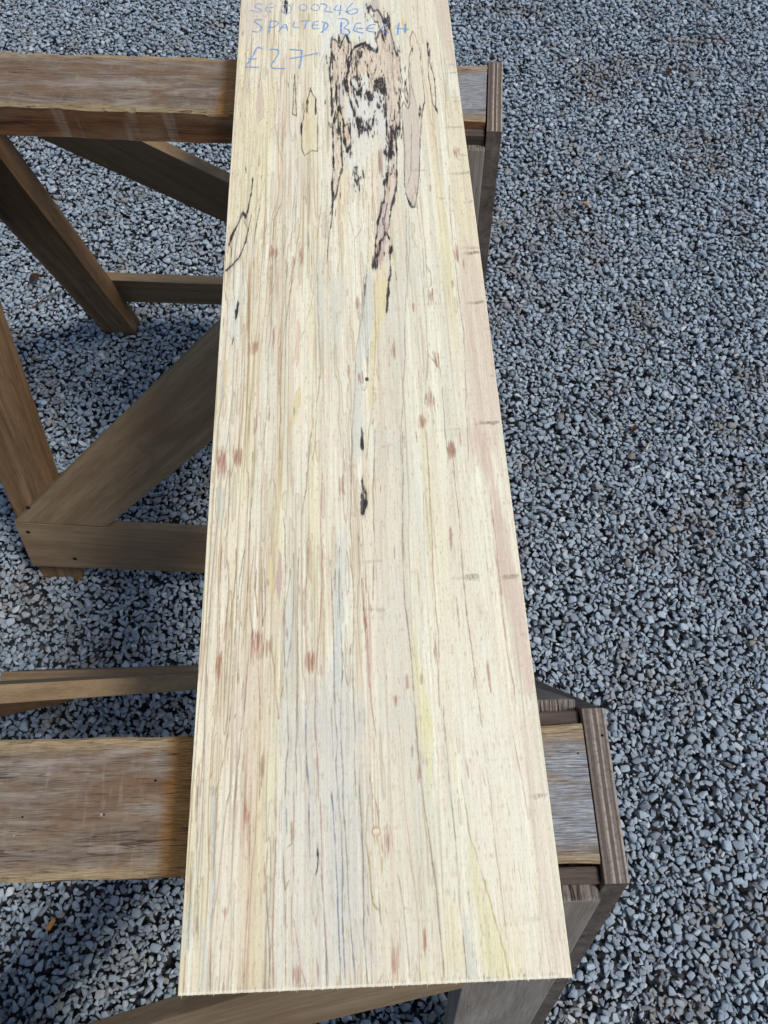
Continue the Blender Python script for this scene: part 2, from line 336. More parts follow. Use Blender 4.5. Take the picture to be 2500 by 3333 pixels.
LINES = [
 ('K',1.3,1,[106.7,922.3,105.4,906.3,105.6,885.9,104,872.7,103.4,856.3,104.3,840.1,104.4,818.9,105.2,798.2,104.4,788.1]),
 ('K',1.3,1,[106.7,917.7,111,915,113.5,905.7,115.5,899.8,117.6,911.1,123,924.6,126,910.5,125.3,898,124.3,886.8]),
 ('K',1.3,1,[114.2,926.4,114.4,907.9]),
 ('K',1.3,1,[127.8,911.5,128.2,897.8,126.5,886.6]),
 ('K',1.3,1,[127,876.6,128.5,864.3]),
 ('K',1.3,1,[123.8,862.5,121.5,855,119.3,849.7,118.4,839.1]),
 ('K',1.3,1,[151.9,976.2,155.3,963.8,159.9,967.1,163.3,958.3,165.8,946.2,167.2,927.2,166.5,911]),
 ('K',1.3,1,[163.4,932.2,163.8,915.8,165.9,905.3]),
 ('K',1.3,1,[169.9,938.7,173,924.4,175.1,906.9,176.6,892,177.6,884.1]),
 ('K',1.3,1,[163.6,816.9,161.6,794.3,161.7,774.1,160.9,755.8]),
 ('K',1.3,1,[163.5,830.6,163.6,816.9]),
 ('K',1.3,1,[126.4,851.4,125.5,840.7,128.1,833.1,128.2,823.6,131,810.8,132.8,800.4]),
 ('K',1.3,1,[122.3,824,124.8,811.3,127.2,796.7,129,786.4]),
 ('K',1.3,1,[112.2,805.9,114.7,791.4,117.1,772.2,120.6,776.9,122.9,758.4]),
 ('K',1.3,1,[105.6,777.9,105.4,759.5]),
 ('K',1.3,1,[113.1,779.4,111.4,759.1]),
 ('K',1.3,1,[134.2,863.9,133.4,848.7]),
 ('K',1.3,1,[145.4,869.7,144.4,858.8,146.1,847.8]),
 ('K',1.3,1,[111.1,803.9,110.8,759.2]),
 ('K',1.3,1,[170.9,795.7,170.4,778.5]),
 ('K',1.9,1,[126.5,886.6,128.2,895.5,134.9,904.1,142.3,907,149.3,898.5,155.5,890.2,157.3,900.2,155.2,911.8,155,925.7]),
 ('K',0.8,0.9,[152.1,959.2,156.1,944.5,159,944.3,160.9,934.7]),
 ('K',0.8,0.9,[159.9,927.7,157.3,918.6,155.6,911.8]),
 ('K',0.8,0.9,[112.7,839.5,112.2,808,114.2,799.6,117,803.5]),
 ('K',0.8,0.9,[181.5,881.6,180.5,856.2,180.6,836.8,177.9,819,177,813.9,176.6,793.3,175,754.8]),
 ('K',0.8,0.9,[184.1,830.2,183.9,813.4,185.5,804,186.8,815.3,185.6,831.2]),
 ('K',0.8,0.9,[151.1,887.1,149.4,880.5,150.2,873.8]),
 ('K',0.8,0.9,[142.8,877.6,143.3,866.6]),
 ('K',0.8,0.9,[159.6,884.2,159.4,868.7]),
 ('K',0.8,0.9,[178,847.7,177.7,841.3]),
 ('K',0.8,0.9,[111.5,853.5,111.6,846]),
 ('K',0.8,0.9,[115.9,860.8,116,855.4]),
 ('K',0.8,0.9,[150.6,855.1,149.9,843.3]),
 ('d',0.6,0.85,[177.7,754.7,179.7,798.2,181.5,807.3,184.5,797.9,186.4,795.7,187.8,802.8,189.7,855.6,192.4,883,196.2,892.9,194.8,899.8,196,915.8,198.8,924.9,201.1,914.2,203.2,890.1,203.9,854.6,204,822.5,203.5,803.7,200.1,793.7,196.9,776.7,195.5,753.5]),
 ('d',0.35,0.6,[194.6,885.1,191.3,844.7,192.2,812.8,195.6,776.8]),
 ('d',0.35,0.6,[174.6,936,172.3,878.9,170.5,824.8]),
 ('d',0.35,0.6,[132.3,859.7,134.9,850.8]),
 ('g',0.5,0.5,[97.7,895.5,96.2,884.3]),
 ('g',0.5,0.5,[102,965.3,108.4,938.6]),
 ('g',0.5,0.5,[130.3,956,128.9,925.3]),
 ('g',0.5,0.5,[144.7,986.6,145.8,924.1]),
 ('g',0.5,0.5,[184.4,947.2,184.7,866.9]),
 ('g',0.5,0.5,[191.8,958.6,191.4,911.5]),
 ('K',1.0,1,[105.4,778.4,104.9,712.2,103.4,687.1,102.6,662.7,102.4,644.8,100.9,627.3]),
 ('K',1.0,1,[113.4,777.8,114,757.4,114,731,114.6,714.1,111.1,696.6,108.1,674.5,104,662.6]),
 ('K',1.0,1,[123.7,777.1,124,750.1,122.5,723.9]),
 ('K',1.0,1,[125.8,710.8,128.5,711.9,127.8,701.8,129.9,697.9,130.6,691.6,129.6,685.4,127.5,691.8,127.3,700.6,125.7,707]),
 ('K',1.0,1,[161.4,774.5,160.7,747.6,162.7,740.8,160.3,695.9]),
 ('K',1.0,1,[170.2,753.6,170.2,733.8,169.4,708,168.3,685.4,165.8,670.8,161.8,651.7,158.9,635.3,157.5,623.8]),
 ('K',1.0,1,[156.5,691.1,156.1,671.4,154.3,660.6,152.1,659.5,149.2,641.8,147.3,636.1,145.5,613]),
 ('K',1.0,1,[132.7,558.6,131.4,542.8]),
 ('K',1.5,1,[104.2,679.7,104.2,662.6,103.4,653]),
 ('K',1.5,1,[116.2,777.6,117.5,750.5,120,734.5]),
 ('K',1.5,1,[167.7,683,164,661.2,160.4,649.4]),
 ('K',1.5,1,[152.3,612.6,155.3,621.6,156.8,616.9,158.2,611.1]),
 ('K',1.5,1,[153.2,612.5,148.8,609.4,147.9,598.2,145.5,590.5]),
 ('K',1.5,1,[144.8,615.4,143,590.6,140.4,577.6]),
 ('K',1.5,1,[159.6,603.1,157,592]),
 ('K',1.5,1,[166.1,763.3,163.3,723.8]),
 ('K',1.5,1,[156.5,691.1,155.3,683.8]),
 ('K',1.0,0.9,[157,592,156.7,567.9,154.6,557.2,153.3,546.7,153.4,541.4,151,522.9]),
 ('K',1.0,0.9,[154.3,551.9,154.1,541.4]),
 ('d',0.7,0.8,[100.9,627.3,99,604.5,97.9,582.3]),
 ('d',0.7,0.8,[177.7,773.4,176.6,733.3,177.4,682.3,178.2,663.9,181.1,652.9,184.5,651.5,187.9,671.8,191.3,706.5,196.8,772.1]),
 ('d',0.7,0.8,[153.3,614.8,153.3,635.7,157.8,659.2]),
 ('K',1.3,0.9,[178.1,662.7,181.1,652.9,184.5,651.5]),
 ('d',0.35,0.6,[187.9,772.7,183.7,699.4,177.5,674.9]),
 ('d',0.35,0.6,[181.3,657.7,183.8,669.6,186.2,673.1,187.5,669.4]),
 ('g',0.6,0.6,[144.5,730.2,142.5,660.1,140.8,624.8,143,614.3]),
 ('g',0.6,0.6,[139.8,725.3,133.7,672.8,131.8,639.4,128.8,623.2,124.2,614.3,122.8,625.9,119.2,655.6,121.6,685.9,119.2,698.6]),
 ('g',0.6,0.6,[139.4,660.3,138.7,613.4,135.1,580.1,132.7,558.6]),
 ('g',0.6,0.6,[107.8,655.1,108.9,615.3,109.2,581.7]),
 ('g',0.6,0.6,[99.4,687.4,96.1,616.1,94,571.7]),
 ('g',0.6,0.6,[179.3,651.8,174.9,588.7,170.3,535.2]),
 ('g',0.6,0.6,[189.9,669.2,190.5,610.2,190.2,565.8]),
 ('g',0.6,0.6,[124.2,614.3,124.1,575.3]),
 ('s',0.9,0.7,[129,515.9,131.4,542.8,133.9,569.2]),
 ('K',1.2,1,[20.9,664.1,19,648.5,15.1,653.2,11.2,639,6.1,625.2,2.7,612.5]),
 ('K',1.2,1,[15,656.6,19,647.4]),
 ('K',0.8,0.9,[23.3,702,22.8,678.8,20.9,664.1]),
 ('K',0.8,0.9,[21.5,634,19.3,615.8,13.7,596,10.7,593.1,7.8,587.1,1.6,581.2]),
 ('d',0.6,0.8,[23.8,651.5,21.5,634]),
 ('d',0.6,0.8,[31.6,664.5,29.1,637.9,27.4,614.2]),
 ('d',0.6,0.8,[17.1,644.2,21.5,632.9]),
 ('d',0.6,0.8,[4.2,614.6,6.9,608,6.9,597.5]),
 ('g',0.5,0.6,[35.6,701.2,34.3,687.3,26.9,655.8]),
 ('g',0.5,0.6,[38.1,701.1,37.6,622.2,37.4,569.9]),
 ('g',0.5,0.6,[54.1,700,53.7,671.1,50.5,621.4,48.3,608.7]),
 ('g',0.5,0.6,[48.1,662.3,45,651.3,43.8,632.6,43.6,605.8]),
 ('g',0.5,0.6,[68.4,699.1,64.6,653.4,62.8,601.4]),
 ('g',0.5,0.6,[47,595,48.3,569.3,45.8,539.6,42.5,520.5,41.4,473.1]),
 ('g',0.5,0.6,[60.5,589,57.8,558.6,56.7,529.2,52.9,487.1]),
 ('g',0.5,0.6,[66.1,583.5,62.5,558.3]),
 ('g',0.5,0.6,[90.9,657.4,89.1,619,86.5,566.9,80.3,527.8,72.9,495.2]),
 ('g',0.5,0.6,[93.6,697.5,91.6,640.6]),
 ('g',0.5,0.6,[17.6,596.8,18.5,573.1,20.7,557.8,20.6,539.1]),
 ('g',0.5,0.6,[28.2,565.4,25.1,540.8,22.6,484.3]),
 ('g',0.5,0.6,[36.2,613.7,33,585.5,32.8,540.3]),
 ('g',0.5,0.6,[29.3,530.8,29.7,493.1]),
 ('r',0.9,0.7,[11.9,298.5,13.7,254.2,14.6,189.9]),
 ('r',0.9,0.7,[18.2,289.1,19.8,262.5,17,220.7]),
 ('r',0.9,0.7,[80.8,295,78.4,234.2,78.9,201.8]),
 ('r',0.9,0.7,[90,294.5,90.2,267.8,86.7,217.4,85.1,193.6,85.8,170.6,87.1,129.8,87.8,109.6]),
 ('r',0.9,0.7,[59.2,164.3,57.4,179.5,55.4,202.9,53.6,214.9]),
 ('r',0.9,0.7,[5.2,205.2,7,174.2,7.2,133.3,7.3,113.1]),
 ('r',0.9,0.7,[121.4,266.2,121.5,215.8,122.1,184.1]),
 ('g',0.7,0.8,[23.3,297.9,24,271,21.8,237,20.3,200.6,19.9,177.4]),
 ('g',0.7,0.8,[30,297.5,27.1,245.1,25.6,204.3,22.7,151.2,20.6,132.7,18.3,112.6]),
 ('g',0.7,0.8,[35,297.3,35.7,253.1,37.5,223.8]),
 ('g',0.7,0.8,[42.6,296.9,45.1,235.8,46,232.5]),
 ('g',0.7,0.8,[46.4,278.7,47.7,244.1,45.6,232.5]),
 ('g',0.7,0.8,[73.2,295.4,72.7,251.3,72.3,194.2,72.4,130.4,72.4,110.3]),
 ('g',0.7,0.8,[113.4,293.3,114,232.5,112.8,184.6,112.9,128.6,113,108.5]),
 ('g',0.7,0.8,[61.7,199.4,60.6,218.7,61.9,243.4,65.6,269,66.3,277.7]),
 ('g',0.7,0.8,[65.2,199.2,67,211.9,68.8,234.7,69.1,247.3,69.6,277.6,69.1,291]),
 ('g',0.7,0.8,[108.2,184.8,106.9,195.7,104.9,212.5]),
 ('g',0.7,0.8,[109.7,184.7,112.5,203.4]),
 ('g',0.7,0.8,[36.7,223.9,35.3,195.9,32.4,132.2,31.5,112.1]),
 ('g',0.7,0.8,[59.2,164.3,61.9,186.9]),
 ('g',0.7,0.8,[64.5,198.5,65,130.7,65.1,110.6]),
 ('g',0.7,0.8,[44.4,203.4,46.5,131.6,47.1,111.4]),
 ('g',0.7,0.8,[96.5,170.1,97.6,137]),
 ('s',0.7,0.9,[98.7,285.1,99,216.8,98.7,170,99.7,129.2,100.1,109.1]),
 ('s',0.7,0.9,[105.1,293.8,104,258.4,103.7,192.7,102.6,169.8,103.3,129,103.7,108.9]),
 ('s',0.7,0.9,[101,276,100.4,258.6,103.6,255.8,104.3,271.4]),
 ('s',0.7,0.9,[100.7,173.7,99.3,185.2]),
 ('b',0.9,0.8,[78.6,170.9,78.2,148.7,79.4,130.1,80.6,109.9]),
 ('br',1.0,0.8,[40.7,277.3,40.3,261.5,42.6,240.1]),
 ('br',1.0,0.8,[45.4,240,46.2,232.5]),
 ('br',1.0,0.8,[121.6,244.7,123.5,227.9]),
 ('r',0.8,0.75,[41,96.1,41.4,58.3,40.7,22.9,41.5,0]),
 ('r',0.8,0.75,[58.5,119.2,58.3,111.2,57.6,65,59.3,0.6]),
 ('r',0.8,0.75,[70.2,118.7,70.3,110.6,70.9,42.6,72,1.4]),
 ('r',0.8,0.75,[71.3,39.1,75.9,11.3,79.8,1.1]),
 ('r',0.8,0.75,[87.8,109.9,88.1,101.9,89.5,56.3,92.9,0.6]),
 ('r',0.8,0.75,[125.5,108.2,129.2,75.4]),
 ('g',0.7,0.8,[54.4,111.3,54.3,103.4,53.7,57.8,55.6,8.7]),
 ('g',0.7,0.8,[19.4,120.9,19.5,112.8,19.8,66.6,19.4,30.7,20.3,0.2]),
 ('g',0.7,0.8,[5.9,121.5,6.2,113.4,7.9,74.5,11.8,31]),
 ('g',0.7,0.8,[18.2,112.9,19.2,62.9]),
 ('g',0.7,0.8,[63.9,79.7,65.1,55.8,67.5,60.9]),
 ('g',0.7,0.8,[66,46.4,65.9,1.7]),
 ('g',0.7,0.8,[4,70.9,5.5,24.3]),
 ('s',0.75,0.95,[101.2,117.3,101.3,109.3,102.1,34.3,103.4,0.2]),
 ('s',0.75,0.95,[104,117.2,104.3,109.1,107,41.2,109.1,-0.1]),
 ('s',0.75,0.95,[116.2,116.7,116.2,108.6,116.2,55.2,117.5,19.8,118,-0.4]),
 ('s',0.75,0.95,[123.6,116.3,123.8,108.3,124.9,69.6,126.7,33.3]),
 ('s',0.75,0.95,[86,17.6,87.1,0.8]),
 ('s',0.75,0.95,[91,41.8,92.2,0.6]),
 ('b',0.8,0.9,[80,110.2,81.3,71.4]),
 ('b',0.8,0.9,[96.4,113.5,96.6,105.5,97.7,63.3,99.7,34.4,99.5,0.3]),
 ('b',0.8,0.9,[66.1,104.4,66.7,88.8]),
 ('K',1.0,0.95,[86.5,78,86.9,72.7,86.4,66.7,85.3,63.4]),
 ('ol',0.9,0.8,[120.1,112.5,119.4,104.5,117.5,82.8,119.8,65.3,121.2,45.6,125.4,41.1]),
 ('ol',0.9,0.8,[68.7,96.5,69.3,83.3,66.4,81.1]),
 ('ol',0.9,0.8,[122.3,0.7,126.8,7.2]),
 ('g',0.8,0.8,[159,397.2,154.8,300,153.6,247.5,154.9,214.5,155.6,147.1]),
 ('g',0.8,0.8,[135.9,398.5,131.5,301.2,128,248.7]),
 ('g',0.8,0.8,[115.4,399.6,114.6,328,115.6,266.4]),
 ('g',0.8,0.8,[73.2,286.1,72.5,150.9]),
 ('g',0.8,0.8,[61.9,323.2,62.6,218.9]),
 ('g',0.8,0.8,[197.2,395.2,198.1,279.8,200.1,212.4,202,151.2]),
 ('g',0.8,0.8,[13.3,405.1,16.9,344.6,16.1,307]),
 ('g',0.8,0.8,[33.7,383.4,33.5,288.1,31.1,220.4]),
 ('g',0.8,0.8,[81.4,401.4,76.3,322.5]),
 ('r',0.8,0.7,[177.7,396.2,177.2,336.2,176,246.4,173.4,167.3]),
 ('r',0.8,0.7,[122.2,325.8,122.9,266.1,123.2,224.1,125.2,169.5]),
 ('r',0.8,0.7,[90.1,360.3,90.4,267.7,85.2,186.4]),
 ('r',0.8,0.7,[226.6,333.7,225.2,227.4,227.4,164.8]),
 ('r',0.8,0.7,[124,177,127.4,148.4]),
 ('K',1.3,1,[124.8,399.1,124.7,382.6]),
 ('K',1.3,1,[123.5,353.6,124,340.9,126.8,338.9,125.6,327.5,122.9,321,122.9,339.1]),
 ('K',1.3,0.95,[155.5,564.4,152.8,542.4,150.8,523.1]),
 ('K',1.3,0.95,[124.9,401.3,124.7,380.6]),
 ('K',1.3,0.95,[157.7,601,158,591.6]),
 ('g',0.7,0.7,[175.8,650.6,167.8,519.9,162.1,458.9,156.6,367.9]),
 ('g',0.7,0.7,[185.2,477.5,195.1,457,194.5,365.9]),
 ('g',0.7,0.7,[219,680.7,218.5,606.6,217.7,475.6,210.3,365]),
 ('g',0.7,0.7,[89.1,568.4,90.2,462.9,83.6,371.8]),
 ('g',0.7,0.7,[52,666,46.1,641.5,46.7,527,43.9,373.9]),
 ('g',0.7,0.7,[64.9,569.8,58.9,505.3,54.9,445.4,57.7,373.1]),
 ('g',0.7,0.7,[186.8,682.8,189.7,585,185.2,477.5,179,419.6]),
 ('s',0.8,0.7,[132.3,565.8,127.6,522.3,121.5,481.1,115.6,370.1]),
 ('ol',0.8,0.6,[140,565.3,140.2,500.5,134.8,441,128.5,369.4]),
 ('ol',0.8,0.6,[189.4,580.5,193.7,566.6,193.6,553.2,190.7,548.9]),
 ('g',0.8,0.85,[174.5,167.5,176.3,101.1,177.1,41.4,178.4,2.4]),
 ('g',0.8,0.85,[156,168.3,157.3,105,161.4,56.4,163.8,2.3]),
 ('ol',0.6,0.7,[184.3,116.6,186,79.1,196.9,40.6,204.6,2.6]),
 ('r',0.7,0.6,[221.9,148.1,226,110,227,91.1]),
 ('r',0.7,0.6,[133.9,90.5,141.3,42.9,142.2,1.8]),
 ('g',0.4,0.5,[201,149,203.1,69.3,206.8,1.9]),
 ('g',0.4,0.5,[144.9,79.3,148.5,56.9,146,39.8,141.3,42.9]),
 ('d',0.7,0.85,[213.1,876.4,215.9,846.5,215.4,812,214.2,795.2,211.8,801,212.1,840.9,212.1,876.5]),
 ('d',0.7,0.85,[64.7,860.1,66.9,794.3,62.5,793.2,63.4,831.1,64.7,860.1]),
 ('d',0.7,0.85,[81.5,835.6,87.2,818,88.9,779.1,89.6,736.5,82.4,737,76.1,729.7,72.4,740.3,71.3,774.9,75.9,807.6,81.5,835.6]),
 ('K',1.2,0.95,[214,903.9,212.7,876.4]),
 ('K',1.2,0.95,[88.1,818,87.5,792.9]),
 ('K',1.2,0.95,[78.1,818.7,77.8,796.3]),
 ('K',1.2,0.95,[72.2,780.2,71.8,764.1]),
 ('K',1.2,0.95,[199.5,799,197.5,782.6]),
 ('K',1.2,0.95,[213.5,798.1,216.4,786.8]),
 ('g',0.5,0.6,[25.4,946.2,28.3,862.7,32.2,821.8,32.1,791.1,25.8,783.4]),
 ('g',0.5,0.6,[46.6,984,46.8,913,42.7,867.6]),
 ('g',0.5,0.6,[13.7,863.7,17.8,800.4]),
 ('g',0.5,0.6,[42.2,796,52.9,715.9]),
 ('g',0.5,0.6,[95.2,887.9,91.2,858.2]),
 ('g',0.5,0.6,[223,717.4,225.8,825.5,226.4,884.6]),
]
BLOTS = [
 [121.5,887,127.2,886.6,127.7,875.4,123.8,862.5,120.4,869.3],
 [107,888,109.6,891.2,109.1,881.2,106.2,881.4],
 [103.3,877.1,106.9,876.9,106,865.9,103.2,866.1],
 [118.6,853,122.3,857.1,123.3,838.7,124.4,825.9,120.9,826.2,118.4,839.1],
 [103.7,848.7,105.8,848.5,105.3,806.4,103.6,808.6],
 [108.5,837.6,110.6,837.5,111.5,803.9,108.1,808.3],
 [131.4,880.7,135,879.3,134.2,866.1,131.8,866.3],
 [136.5,896,140.5,895.8,139.5,885.7,136.6,885.9],
 [132.7,849.9,135.6,849.7,136.5,833.5,133,832.7],
 [125.7,852.5,132,849.9,132.3,845.6,127,848.1],
 [150.2,843.2,163.1,846.6,163.8,830.6,161.8,817,157.8,821.5,156.1,831.1,155,821.7,150.3,826.2],
 [142.6,826.8,149.7,828.4,149.9,815.8,144.9,809.9,141.6,816.3],
 [153.3,811.4,158.8,811,157,799.8,153.6,801],
 [128,827.8,137.2,831.4,138.1,814.5,134,819,130,823.4],
 [127.9,796.6,135.6,777.9,136.4,757.4,132.3,757.7,127.6,786.5],
 [147.4,782.1,151.6,786.9,149.8,774.9,147.5,767.1],
 [136.2,775.9,144.4,775.3,144.7,765.3,141.5,769.5,136.5,761],
 [105.8,792,110.6,791.7,110.4,781.6,105.6,777.9],
 [160.1,808.8,162.9,808.6,161.6,794.3,159.6,796.5],
 [165.9,768.9,175.7,768.2,174.7,754.9,164.6,755.5],
 [146.6,975.4,151.9,975,151.4,959.2,148.4,960.7],
 [166.4,960.5,173.7,957.6,173.3,931.4,168.3,934.1,165.8,946.2],
 [177.3,892,181.7,892.8,181.4,887.2,177.6,883],
 [186,865.7,187.8,865.6,186.9,855.8,185.9,855.9],
 [184.7,840.8,186.8,840.7,185.9,831.1,184.2,831.3],
 [137.1,905.1,142.3,908.7,149.5,903.6,154.9,892.5,149.2,894.6,142.1,900.8,136.2,898.9],
 [158.4,929,162.9,928.7,162.5,920.5,158.9,922],
 [139.7,822.7,141.8,822.6,140.8,812.2,139.4,812.3],
 [129.3,883.1,130.7,883,129.9,877.5,129.2,878.6],
 [176.9,826.5,178.9,824.2,178.2,816.9,176.5,817],
 [199.6,797.8,203,802.7,201.4,792.6,199.7,792.7],
 [213.1,891.6,215.6,891.5,214.5,875.8,212.6,878.2],
 [195.2,900.9,196.8,900.8,196,889.5,194.6,890.7],
 [167.1,766,175.6,768.1,174.8,753.3,168.3,751.1],
 [163.6,750.1,168.8,761.8,167,723.5,162.3,721.3],
 [157.3,730.7,161.4,740.9,159.6,721.4],
 [157.8,701.1,161,700.9,159.2,681,157.5,683.6],
 [140.6,593,145.6,592.7,144.5,574,140,576.5],
 [118.2,739.8,122.4,743.5,122.6,731.7,119,731.9],
 [103.2,674.8,105.4,674.7,105.2,660.1,103,655.4],
 [129.3,776.7,137.7,776.2,137.6,759.9,131.8,765.7],
 [140.5,776,148.9,775.4,145.8,767.4,141.1,767.7],
 [128.6,698,130.9,695.3,129.6,685.4,128,691.8],
 [156.5,601,159.6,603.1,158.2,591.9,156.6,593.1],
 [14.3,543.4,16.3,541.3,15.3,527.8,13.3,522.2,12.2,529.9],
 [11.2,500.6,13.1,500.5,12.6,493.1,11.2,493.2],
 [13.8,654.4,16.2,656.5,19,648.5,15.6,650.9],
 [15.3,702.6,16.3,702.5,16.3,697.8,15.5,697.8],
 [51.6,993.7,55.1,993.4,55.4,968.4,51.9,968.7],
 [15.6,715.8,17.4,715.7,16.6,703.2,15.7,703.2],
 [123.2,348.7,125.3,344.7,127.2,335,124.8,327.5,122.7,321],
]
FLECKS = [
 (46.9,600.8,5,7),
 (31.1,489.4,6,7),
 (191.9,540.1,3,8),
 (193.5,468.0,4,7),
 (184.1,425.9,4,8),
 (176.4,404.9,5,6),
 (198.4,376.7,4,7),
 (220.9,592.4,1.5,14),
 (65.6,588.0,2,6),
 (73.4,596.8,2,10),
 (115.3,461.5,1.5,8),
 (125.6,453.1,2.5,6),
 (35.2,408.9,2,9),
 (21.6,379.1,5,8),
 (8.5,379.8,5,9),
 (225.6,576.0,1,6),
 (213.6,552.0,1.5,4),
 (206.3,388.7,1,7),
 (175.8,528.0,1.5,5),
 (124.6,535.4,1.5,8),
 (49.0,499.6,1.2,10),
 (155.8,479.2,1.2,8),
 (21.5,377.9,4,6),
 (8.7,370.6,5,8),
 (198.2,374.6,4,5),
 (191.2,296.3,1.2,7),
 (107.3,347.6,2.5,8),
 (81.4,202.9,4,7),
 (173.3,208.8,1.5,9),
 (210.2,188.3,1.2,10),
 (151.1,186.4,1.2,5),
 (14.6,205.3,2,7),
 (64.1,225.3,1,4),
 (142.0,173.2,1,4),
 (161.8,187.5,1,3),
 (122.6,232.3,1.5,7),
 (42.1,221.5,4,6),
 (230.8,724.6,4,7),
 (74.0,807.7,1.5,9),
 (219.5,587.4,1.5,8),
 (46.3,601.3,5,6),
 (29.3,725.1,1,7),
 (153.0,714.4,2,12),
 (201.4,676.4,1,4),
 (37.8,105.5,2,10),
 (131.8,81.4,2.5,10),
 (152.9,24.2,1.5,8),
 (134.3,12.8,3,8),
 (48.9,132.4,1.2,10),
 (119.1,21.5,1.2,3),
 (155.8,122.7,1,4),
 (73.1,7.2,3,6),
 (81.2,203.2,5,7),
 (51.2,217.5,4,6),
 (15.3,206.3,2,8),
 (42.5,217.1,6,9),
]
SAW = [
 (229.8,240.6,903.3,0.35),
 (228.7,241.2,862.8,0.4),
 (227.7,241.5,850.4,0.6),
 (228.4,240.6,809.2,0.35),
 (228.8,241.0,803.0,0.45),
 (212.0,241.2,763.0,0.5),
 (230.5,241.2,720.4,0.5),
 (216.0,241.6,695.1,0.8),
 (173.9,198.7,702.1,0.35),
 (203.0,215.1,661.4,0.35),
 (232.0,241.4,654.9,0.4),
 (221.9,241.8,595.4,0.4),
 (222.1,241.2,588.8,0.9),
 (220.8,240.9,529.5,0.8),
 (217.5,233.7,401.2,0.5),
 (219.0,239.9,401.1,0.9),
 (182.9,206.0,395.7,0.25),
 (137.4,151.2,383.2,0.4),
 (234.8,244.2,553.7,0.25),
 (234.7,244.6,498.9,0.25),
 (233.0,241.0,448.8,0.3),
 (171.8,205.4,529.4,0.15),
 (188.6,210.5,264.0,0.8),
 (222.6,240.3,262.4,0.8),
 (191.7,211.1,261.8,0.4),
 (114.3,137.3,279.9,0.3),
 (115.0,137.3,241.2,0.3),
 (235.3,242.9,180.8,0.2),
 (234.2,241.2,216.2,0.3),
 (225.5,240.9,105.4,0.6),
 (205.6,229.1,32.0,0.18),
 (143.0,164.7,14.6,0.1),
]
WRITING = [
 (0,0.8,[26,985.7,22.4,989,17.8,988.8,16,984,21.1,979.2,26.2,975.9,22.9,972,12.1,977]),
 (0,0.8,[38.3,987.8,32.3,987.7,28.8,973.3,38.7,972]),
 (0,0.8,[30.2,980.5,39.3,980.3]),
 (0,0.8,[55.6,984.9,53,985.3,50.7,983.9,49,980.9,48.4,977.1,48.9,973.1,50.4,969.7,52.7,967.7,55.3,967.3,57.6,968.7,59.2,971.6,59.9,975.4,59.4,979.4,57.8,982.8,55.6,984.9]),
 (0,0.8,[74.9,983.8,73,984,71.2,983.1,70,981,69.5,978.3,69.9,975.5,71,973.1,72.6,971.7,74.5,971.4,76.2,972.4,77.5,974.4,78,977.1,77.6,979.9,76.5,982.3,74.9,983.8]),
 (0,0.8,[89,982.5,86.8,982.8,84.8,981.8,83.4,979.9,82.8,977.3,83.2,974.6,84.5,972.3,86.3,970.9,88.5,970.6,90.5,971.5,91.9,973.4,92.5,976,92.1,978.7,90.8,981,89,982.5]),
 (0,1.0,[93.1,983.1,96.9,983.1,101.6,980,100.8,975.2,97.2,969.1,107.7,966.1]),
 (0,1.0,[113.9,979.7,109.2,972.1,111.1,968.9,119.4,969.5]),
 (0,1.0,[117.7,980,116.4,970.3,115.8,959.5]),
 (0,1.0,[132.1,982.6,126.2,973.9,123.8,967.4,125.2,962.4,129.7,960.3,135,962.3,137.2,967.6,136,970.7,131.4,970.4,126.1,966,121.6,965.7]),
 (1,1.1,[26.3,957.7,18,959.6,17.4,954.8,25.1,947.1,26.4,941.1,22.4,935,14.9,938.4]),
 (1,1.1,[36.3,954.6,34.3,933.4]),
 (1,1.1,[34.5,954.7,42,955.4,45.8,950.3,42.2,944.6,35.6,942.8]),
 (1,1.1,[45.4,934.3,53.3,952.1,56,935.4]),
 (1,1.1,[47.5,941.9,55.6,941.3]),
 (1,1.1,[63.7,952.1,61.3,940.9,69.7,940.7]),
 (1,1.1,[70.4,952.1,82.3,952.9]),
 (1,1.1,[77.9,952.7,75.2,937.5]),
 (1,1.1,[91.3,950.5,85.3,949.8,83.1,936.9,92.7,936.9]),
 (1,1.1,[85.3,943.8,91.3,943.9]),
 (1,1.1,[98.4,948.8,95.9,928.9]),
 (1,1.1,[95,949.5,102.9,945.6,101.3,937.9,93.4,929.1]),
 (1,1.5,[117.5,947.4,116.7,926.2]),
 (1,1.5,[183.4,941.3,181.7,929.6,180.5,919.2]),
 (1,1.5,[190.3,938.4,189.5,920.9]),
 (1,1.1,[113.5,953.1,120.6,953.7,125.7,949.2,125.5,941.4,118.8,936.6,126.1,932,127,926.6,125.1,923.3,116.4,926.2]),
 (1,1.1,[140.4,943.3,134.5,944.3,132.5,936.8,130.4,929.9,142.8,924.9]),
 (1,1.1,[133.9,934.9,142.4,933.7]),
 (1,1.1,[157.4,939.9,150,939.6,146,933.4,146.6,928.1,156.9,925.8]),
 (1,1.1,[147.5,933.3,154.9,933.4]),
 (1,1.1,[169.9,939,164.7,936.8,162.5,929.9,165.7,925.2,170.7,923.7]),
 (1,1.1,[179.6,931.5,194.2,928.1]),
 (2,1.2,[27.7,905.5,23.2,909.5,20.4,904.5,18.5,895.5,10.2,876.7]),
 (2,1.2,[9.8,875.6,25.6,873.8]),
 (2,1.2,[12.2,889.3,22.3,888.5]),
 (2,1.2,[35.7,903.3,43.7,904.4,47.7,899.5,42.6,885.9,36.2,870.9,54.4,870]),
 (2,1.2,[58.3,902.4,73.6,899.5]),
 (2,1.2,[72.4,899.1,71.9,883.8,69.7,868.5]),
 (2,1.2,[58.5,885.9,73.6,889.3,91,893.7]),
]
DOWEL = (125.2, 87.7)
HOLE = (130.8, 450.1)
